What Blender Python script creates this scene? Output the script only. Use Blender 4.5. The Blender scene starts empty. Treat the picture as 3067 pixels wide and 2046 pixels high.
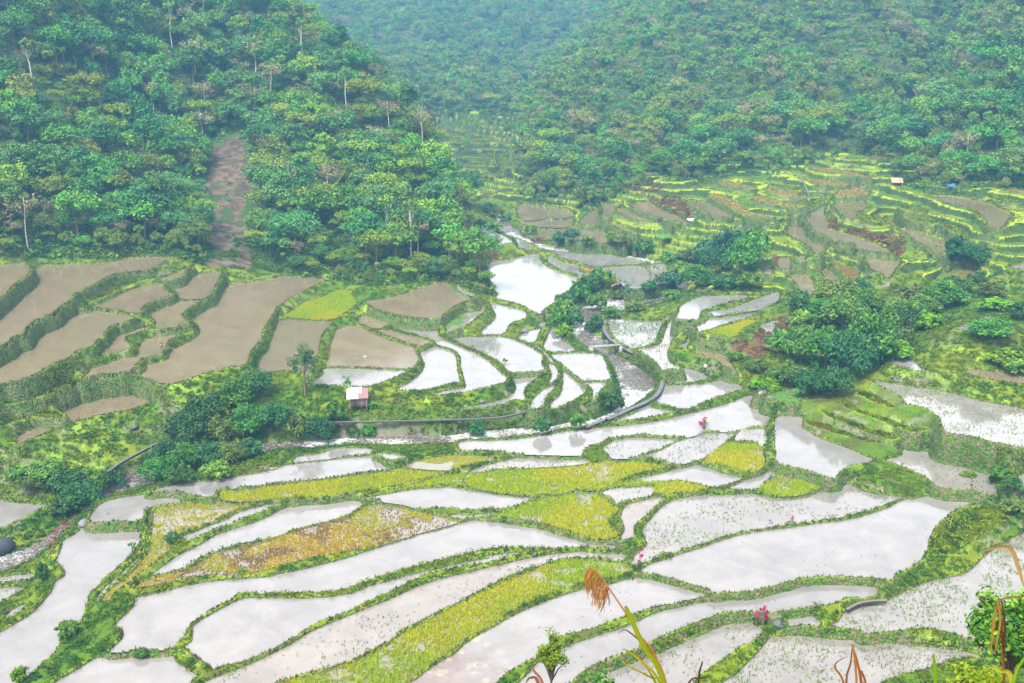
import bpy, math, random
import numpy as np
from mathutils import Vector
R_=np.random.default_rng(7); random.seed(7)
scene=bpy.context.scene; COL=scene.collection
# ---------------------------------------------------------------- camera model
W0,H0=3067.0,2046.0; FP=W0/2/math.tan(math.radians(25)); HC=60.0; PIT=math.radians(15); CP,SP=math.cos(PIT),math.sin(PIT)
def ray(px,py):
    a=(np.asarray(px,float)-W0/2)/FP; b=-(np.asarray(py,float)-H0/2)/FP
    return a, CP+b*SP, -SP+b*CP
def at_z(px,py,z):
    dx,dy,dz=ray(px,py); t=(z-HC)/dz; return t*dx,t*dy
def at_y(px,py,y):
    dx,dy,dz=ray(px,py); t=y/dy; return np.array([t*dx,y+0*t,HC+t*dz])
def project(x,y,z):
    f=y*CP-(z-HC)*SP; u=y*SP+(z-HC)*CP; f=np.maximum(f,.1)
    return W0/2+FP*x/f, H0/2-FP*u/f
cam=bpy.data.cameras.new('camera'); co=bpy.data.objects.new('camera',cam); COL.objects.link(co); scene.camera=co
cam.sensor_width=36; cam.lens=18/math.tan(math.radians(25)); co.location=(0,0,HC); co.rotation_euler=(math.pi/2-PIT,0,0)
cam.clip_start=.3; cam.clip_end=4000
cam.dof.use_dof=True; cam.dof.focus_distance=170; cam.dof.aperture_fstop=6.3
# ---------------------------------------------------------------- small helpers
def vnoise(x,y,s,seed):
    x=np.asarray(x,float)/s; y=np.asarray(y,float)/s; g=np.random.default_rng(seed).random((256,256))
    ix=np.floor(x).astype(int); iy=np.floor(y).astype(int); fx=x-ix; fy=y-iy
    fx=fx*fx*(3-2*fx); fy=fy*fy*(3-2*fy); a=g[ix&255,iy&255]; b=g[(ix+1)&255,iy&255]; c=g[ix&255,(iy+1)&255]; d=g[(ix+1)&255,(iy+1)&255]
    return (a*(1-fx)+b*fx)*(1-fy)+(c*(1-fx)+d*fx)*fy
def fbm(x,y,s,seed,o=3):
    r=0;a=.5;t=0
    for k in range(o): r=r+a*vnoise(x,y,s/2**k,seed+k); t+=a; a*=.5
    return r/t
def inpoly(P,X,Y):
    ins=np.zeros(np.shape(X),bool); n=len(P)
    for i in range(n):
        ax,ay=P[i]; bx,by=P[i-1]
        if ay==by: continue
        ins^=((ay>Y)!=(by>Y))&(X<(bx-ax)*(Y-ay)/(by-ay)+ax)
    return ins
def catmull(P,k,closed=True):
    P=np.array(P,float); n=len(P); out=[]
    for i in range(n if closed else n-1):
        if closed: p0,p1,p2,p3=P[i-1],P[i],P[(i+1)%n],P[(i+2)%n]
        else: p0,p1,p2,p3=P[max(i-1,0)],P[i],P[i+1],P[min(i+2,n-1)]
        for j in range(k):
            t=j/k; out.append(.5*((2*p1)+(-p0+p2)*t+(2*p0-5*p1+4*p2-p3)*t*t+(-p0+3*p1-3*p2+p3)*t**3)*1.0)
    if not closed: out.append(P[-1])
    return np.array(out)
def mesh_np(name,V,F,mat,col=None,smooth=False,mi=None):
    V=np.ascontiguousarray(V,np.float32); F=np.ascontiguousarray(F,np.int32); k=F.shape[1]
    me=bpy.data.meshes.new(name); me.vertices.add(len(V)); me.vertices.foreach_set('co',V.ravel())
    me.loops.add(F.size); me.loops.foreach_set('vertex_index',F.ravel()); me.polygons.add(len(F))
    me.polygons.foreach_set('loop_start',np.arange(0,F.size,k,dtype=np.int32))
    if smooth: me.polygons.foreach_set('use_smooth',np.ones(len(F),bool))
    if col is not None:
        a=me.color_attributes.new('Col','FLOAT_COLOR','POINT'); c=np.ones((len(V),4),np.float32); c[:,:3]=col; a.data.foreach_set('color',c.ravel())
    for m in (mat if isinstance(mat,(list,tuple)) else [mat]): me.materials.append(m)
    if mi is not None: me.polygons.foreach_set('material_index',np.ascontiguousarray(mi,np.int32))
    me.update(calc_edges=True); return me
def link(name,data,parent=None,label=None,cat=None,group=None,kind=None,loc=None,rot=None,sc=None):
    o=bpy.data.objects.new(name,data); COL.objects.link(o)
    if parent is not None: o.parent=parent
    if label: o['label']=label
    if cat: o['category']=cat
    if group: o['group']=group
    if kind: o['kind']=kind
    if loc is not None: o.location=loc
    if rot is not None: o.rotation_euler=rot
    if sc is not None: o.scale=sc if hasattr(sc,'__len__') else (sc,)*3
    return o
class MB:
    def __init__(s): s.v=[];s.f=[];s.c=[];s.n=0
    def add(s,V,F,c=(1,1,1)):
        V=np.asarray(V,float).reshape(-1,3); F=np.asarray(F,int); s.v.append(V); s.f.append(F+s.n); s.n+=len(V)
        c=np.asarray(c,float); s.c.append(np.broadcast_to(c,(len(V),3)))
        return s
    def box(s,c,d,col=(1,1,1),rz=0,rx=0):
        a=np.array([[-1,-1,-1],[1,-1,-1],[1,1,-1],[-1,1,-1],[-1,-1,1],[1,-1,1],[1,1,1],[-1,1,1]])*np.array(d)/2
        if rx: q=a.copy(); a[:,1]=q[:,1]*math.cos(rx)-q[:,2]*math.sin(rx); a[:,2]=q[:,1]*math.sin(rx)+q[:,2]*math.cos(rx)
        if rz: q=a.copy(); a[:,0]=q[:,0]*math.cos(rz)-q[:,1]*math.sin(rz); a[:,1]=q[:,0]*math.sin(rz)+q[:,1]*math.cos(rz)
        return s.add(a+np.array(c),[[0,3,2,1],[4,5,6,7],[0,1,5,4],[1,2,6,5],[2,3,7,6],[3,0,4,7]],col)
    def tube(s,P,r,n=6,col=(1,1,1)):
        P=np.asarray(P,float); r=np.broadcast_to(np.asarray(r,float),(len(P),)); V=[];F=[]
        for i,p in enumerate(P):
            d=P[min(i+1,len(P)-1)]-P[max(i-1,0)]; d=d/(np.linalg.norm(d)+1e-9); a=np.cross(d,[0,1,0] if abs(d[1])<.9 else [1,0,0]); a/=np.linalg.norm(a); b=np.cross(d,a)
            for k in range(n): t=2*math.pi*k/n; V.append(p+r[i]*(a*math.cos(t)+b*math.sin(t)))
        for i in range(len(P)-1):
            for k in range(n): F.append([i*n+k,i*n+(k+1)%n,(i+1)*n+(k+1)%n,(i+1)*n+k])
        return s.add(V,F,col)
    def quads(s,C,N,size,asp,col,rng):
        C=np.asarray(C,float); N=np.asarray(N,float); N=N/(np.linalg.norm(N,axis=1,keepdims=True)+1e-9)
        T=np.cross(N,rng.normal(size=N.shape)); T/=np.linalg.norm(T,axis=1,keepdims=True)+1e-9; B=np.cross(N,T)
        size=np.broadcast_to(np.asarray(size,float),(len(C),))[:,None]
        V=np.stack([C-T*size,C-B*size*asp,C+T*size,C+B*size*asp],1).reshape(-1,3); F=np.arange(len(V)).reshape(-1,4)
        c=np.repeat(np.broadcast_to(np.asarray(col,float),(len(C),3)),4,0); return s.add(V,F,c)
    def mesh(s,name,mat,smooth=False):
        V=np.concatenate(s.v); F=np.concatenate(s.f); return mesh_np(name,V,F,mat,np.concatenate(s.c),smooth)
def ico(rng,r,noise=.25,sub=2,flat=1.0):
    import bmesh
    bm=bmesh.new(); bmesh.ops.create_icosphere(bm,subdivisions=sub,radius=1)
    V=np.array([v.co[:] for v in bm.verts]); F=np.array([[v.index for v in f.verts] for f in bm.faces]); bm.free()
    k=rng.normal(size=(6,3)); 
    d=sum(np.sin(V@kk*1.6+i) for i,kk in enumerate(k))/6
    V=V*(1+noise*d[:,None]*1.6)*np.array([1,.8+.3*rng.random(),flat])*r
    return V,F
# ---------------------------------------------------------------- materials
def newmat(name):
    m=bpy.data.materials.new(name); m.use_nodes=True; nt=m.node_tree; nt.nodes.clear(); return m,nt,nt.nodes,nt.links
def out(nt,sh):
    o=nt.nodes.new('ShaderNodeOutputMaterial'); nt.links.new(sh,o.inputs['Surface'])
def node(nt,t,**k):
    n=nt.nodes.new(t)
    for a,b in k.items():
        if a[:1]=='_': setattr(n,a[1:],b)
        else: n.inputs[a].default_value=b
    return n
def mul_color(nt,colsock,fac,lo,hi):
    mr=node(nt,'ShaderNodeMapRange'); mr.inputs['To Min'].default_value=lo; mr.inputs['To Max'].default_value=hi; nt.links.new(fac,mr.inputs['Value'])
    mx=node(nt,'ShaderNodeMix',_data_type='RGBA',_blend_type='MULTIPLY'); mx.inputs['Factor'].default_value=1
    nt.links.new(colsock,mx.inputs[6]); nt.links.new(mr.outputs[0],mx.inputs[7]); return mx.outputs[2]
def leaf_mat(name,transl=.35,rough=.65,var=(.75,1.25),hue=.025):
    m,nt,N,L=newmat(name); at=node(nt,'ShaderNodeAttribute',_attribute_name='Col'); oi=node(nt,'ShaderNodeObjectInfo')
    hs=node(nt,'ShaderNodeHueSaturation'); L.new(at.outputs['Color'],hs.inputs['Color'])
    a=node(nt,'ShaderNodeMapRange'); a.inputs['To Min'].default_value=.5-hue; a.inputs['To Max'].default_value=.5+hue; L.new(oi.outputs['Random'],a.inputs['Value']); L.new(a.outputs[0],hs.inputs['Hue'])
    w=node(nt,'ShaderNodeMath',_operation='MULTIPLY'); w.inputs[1].default_value=7.13; L.new(oi.outputs['Random'],w.inputs[0])
    fr=node(nt,'ShaderNodeMath',_operation='FRACT'); L.new(w.outputs[0],fr.inputs[0])
    b=node(nt,'ShaderNodeMapRange'); b.inputs['To Min'].default_value=var[0]; b.inputs['To Max'].default_value=var[1]; L.new(fr.outputs[0],b.inputs['Value']); L.new(b.outputs[0],hs.inputs['Value'])
    p=node(nt,'ShaderNodeBsdfPrincipled',Roughness=rough); p.inputs['Specular IOR Level'].default_value=.08; L.new(hs.outputs[0],p.inputs['Base Color'])
    t=node(nt,'ShaderNodeBsdfTranslucent'); L.new(hs.outputs[0],t.inputs['Color']); mx=node(nt,'ShaderNodeMixShader',Fac=transl); L.new(p.outputs[0],mx.inputs[1]); L.new(t.outputs[0],mx.inputs[2]); out(nt,mx.outputs[0]); return m
def ground_mat(name,s1,s2,bump=.6,lo=.55,hi=1.5,rough=.95):
    m,nt,N,L=newmat(name); at=node(nt,'ShaderNodeAttribute',_attribute_name='Col'); tc=node(nt,'ShaderNodeTexCoord')
    n1=node(nt,'ShaderNodeTexNoise',Scale=s1,Detail=6.0,Roughness=.7); n2=node(nt,'ShaderNodeTexNoise',Scale=s2,Detail=4.0,Roughness=.6)
    L.new(tc.outputs['Object'],n1.inputs['Vector']); L.new(tc.outputs['Object'],n2.inputs['Vector'])
    c=mul_color(nt,at.outputs['Color'],n1.outputs[0],lo-.25,hi+.25); c=mul_color(nt,c,n2.outputs[0],lo,hi)
    p=node(nt,'ShaderNodeBsdfPrincipled',Roughness=rough); p.inputs['Specular IOR Level'].default_value=.15; L.new(c,p.inputs['Base Color'])
    b=node(nt,'ShaderNodeBump',Strength=bump,Distance=.15); L.new(n1.outputs[0],b.inputs['Height']); L.new(b.outputs[0],p.inputs['Normal']); out(nt,p.outputs[0]); return m
def water_mat(name,rough=.045,ior=1.8,bump=.02,scale=3.0,spec=.5):
    m,nt,N,L=newmat(name); at=node(nt,'ShaderNodeAttribute',_attribute_name='Col'); tc=node(nt,'ShaderNodeTexCoord')
    n1=node(nt,'ShaderNodeTexNoise',Scale=.22,Detail=6.0,Roughness=.65,Distortion=.6); n2=node(nt,'ShaderNodeTexNoise',Scale=scale,Detail=3.0)
    L.new(tc.outputs['Object'],n1.inputs['Vector']); L.new(tc.outputs['Object'],n2.inputs['Vector'])
    c=mul_color(nt,at.outputs['Color'],n1.outputs[0],.5,1.45); n3=node(nt,'ShaderNodeTexNoise',Scale=5.0,Detail=5.0,Roughness=.8); L.new(tc.outputs['Object'],n3.inputs['Vector']); c=mul_color(nt,c,n3.outputs[0],.72,1.28)
    p=node(nt,'ShaderNodeBsdfPrincipled',Roughness=rough,IOR=ior); p.inputs['Specular IOR Level'].default_value=spec; L.new(c,p.inputs['Base Color'])
    rr=node(nt,'ShaderNodeMapRange'); rr.inputs['To Min'].default_value=rough*.4; rr.inputs['To Max'].default_value=rough*2.2; L.new(n1.outputs[0],rr.inputs['Value']); L.new(rr.outputs[0],p.inputs['Roughness'])
    b=node(nt,'ShaderNodeBump',Strength=bump,Distance=.05); L.new(n2.outputs[0],b.inputs['Height']); L.new(b.outputs[0],p.inputs['Normal']); out(nt,p.outputs[0]); return m
def plain_mat(name,rough=.85,s=6.0,lo=.7,hi=1.25,bump=.3,spec=.3):
    m,nt,N,L=newmat(name); at=node(nt,'ShaderNodeAttribute',_attribute_name='Col'); tc=node(nt,'ShaderNodeTexCoord')
    n1=node(nt,'ShaderNodeTexNoise',Scale=s,Detail=6.0,Roughness=.7); L.new(tc.outputs['Object'],n1.inputs['Vector'])
    c=mul_color(nt,at.outputs['Color'],n1.outputs[0],lo,hi); p=node(nt,'ShaderNodeBsdfPrincipled',Roughness=rough); p.inputs['Specular IOR Level'].default_value=spec; L.new(c,p.inputs['Base Color'])
    b=node(nt,'ShaderNodeBump',Strength=bump,Distance=.05); L.new(n1.outputs[0],b.inputs['Height']); L.new(b.outputs[0],p.inputs['Normal']); out(nt,p.outputs[0]); return m
M_ground=ground_mat('grassy_ground',1.7,.22); M_dike=ground_mat('dike_turf',2.6,.35,.8)
def wall_mat():
    m,nt,N,L=newmat('mossy_stone_wall'); tc=node(nt,'ShaderNodeTexCoord'); n1=node(nt,'ShaderNodeTexNoise',Scale=1.1,Detail=5.0,Roughness=.65); n2=node(nt,'ShaderNodeTexNoise',Scale=5.0,Detail=4.0); vo=node(nt,'ShaderNodeTexVoronoi',Scale=3.2)
    for n in (n1,n2,vo): L.new(tc.outputs['Object'],n.inputs['Vector'])
    r=node(nt,'ShaderNodeValToRGB'); e=r.color_ramp.elements; e[0].position=.32; e[0].color=(.022,.045,.012,1); e[1].position=.72; e[1].color=(.13,.15,.02,1); x=e.new(.47); x.color=(.05,.10,.012,1); x=e.new(.58); x.color=(.085,.075,.05,1); L.new(n1.outputs[0],r.inputs[0])
    c=mul_color(nt,r.outputs[0],n2.outputs[0],.45,1.6); c=mul_color(nt,c,vo.outputs['Distance'],1.25,.45); p=node(nt,'ShaderNodeBsdfPrincipled',Roughness=.95); p.inputs['Specular IOR Level'].default_value=.1; L.new(c,p.inputs['Base Color'])
    b=node(nt,'ShaderNodeBump',Strength=.9,Distance=.2); L.new(vo.outputs['Distance'],b.inputs['Height']); L.new(b.outputs[0],p.inputs['Normal']); out(nt,p.outputs[0]); return m
M_wall=wall_mat()
M_leaf=leaf_mat('foliage',.22); M_blade=leaf_mat('grass_blades',.35,.6,(1,1),0.0); M_red=leaf_mat('red_foliage',.25,.5,(.9,1.1),.01); M_petal=M_red
M_water=water_mat('paddy_water'); M_brown=water_mat('muddy_water',.09,1.5,.06,6.0)
def river_mat():
    m,nt,N,L=newmat('river_water'); at=node(nt,'ShaderNodeAttribute',_attribute_name='Col'); tc=node(nt,'ShaderNodeTexCoord'); n1=node(nt,'ShaderNodeTexNoise',Scale=1.9,Detail=8.0,Roughness=.75,Distortion=.8); L.new(tc.outputs['Object'],n1.inputs['Vector'])
    ad=node(nt,'ShaderNodeMath',_operation='MULTIPLY_ADD'); ad.inputs[1].default_value=.35; L.new(at.outputs['Fac'],ad.inputs[0]); L.new(n1.outputs[0],ad.inputs[2])
    r=node(nt,'ShaderNodeValToRGB'); e=r.color_ramp.elements; e[0].position=.56; e[0].color=(.045,.038,.028,1); e[1].position=.78; e[1].color=(.32,.33,.33,1); x=e.new(.66); x.color=(.10,.088,.07,1); L.new(ad.outputs[0],r.inputs[0])
    p=node(nt,'ShaderNodeBsdfPrincipled',Roughness=.22,IOR=1.33); L.new(r.outputs[0],p.inputs['Base Color']); b=node(nt,'ShaderNodeBump',Strength=.8,Distance=.15); L.new(n1.outputs[0],b.inputs['Height']); L.new(b.outputs[0],p.inputs['Normal']); out(nt,p.outputs[0]); return m
M_river=river_mat()
M_bark=plain_mat('bark',.9,4.0,.6,1.4); M_stone=plain_mat('wet_stone',.7,2.0,.5,1.5,.5,.3); M_conc=plain_mat('old_concrete',.8,1.2,.55,1.35,.3)
M_wood=plain_mat('weathered_planks',.9,3.0,.5,1.5); M_tin=plain_mat('painted_tin',.5,2.5,.7,1.25,.1,.5); M_thatch=plain_mat('straw_thatch',.9,5.0,.75,1.2)
M_straw=plain_mat('dry_straw',.9,3.0,.7,1.3,.1)
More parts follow.
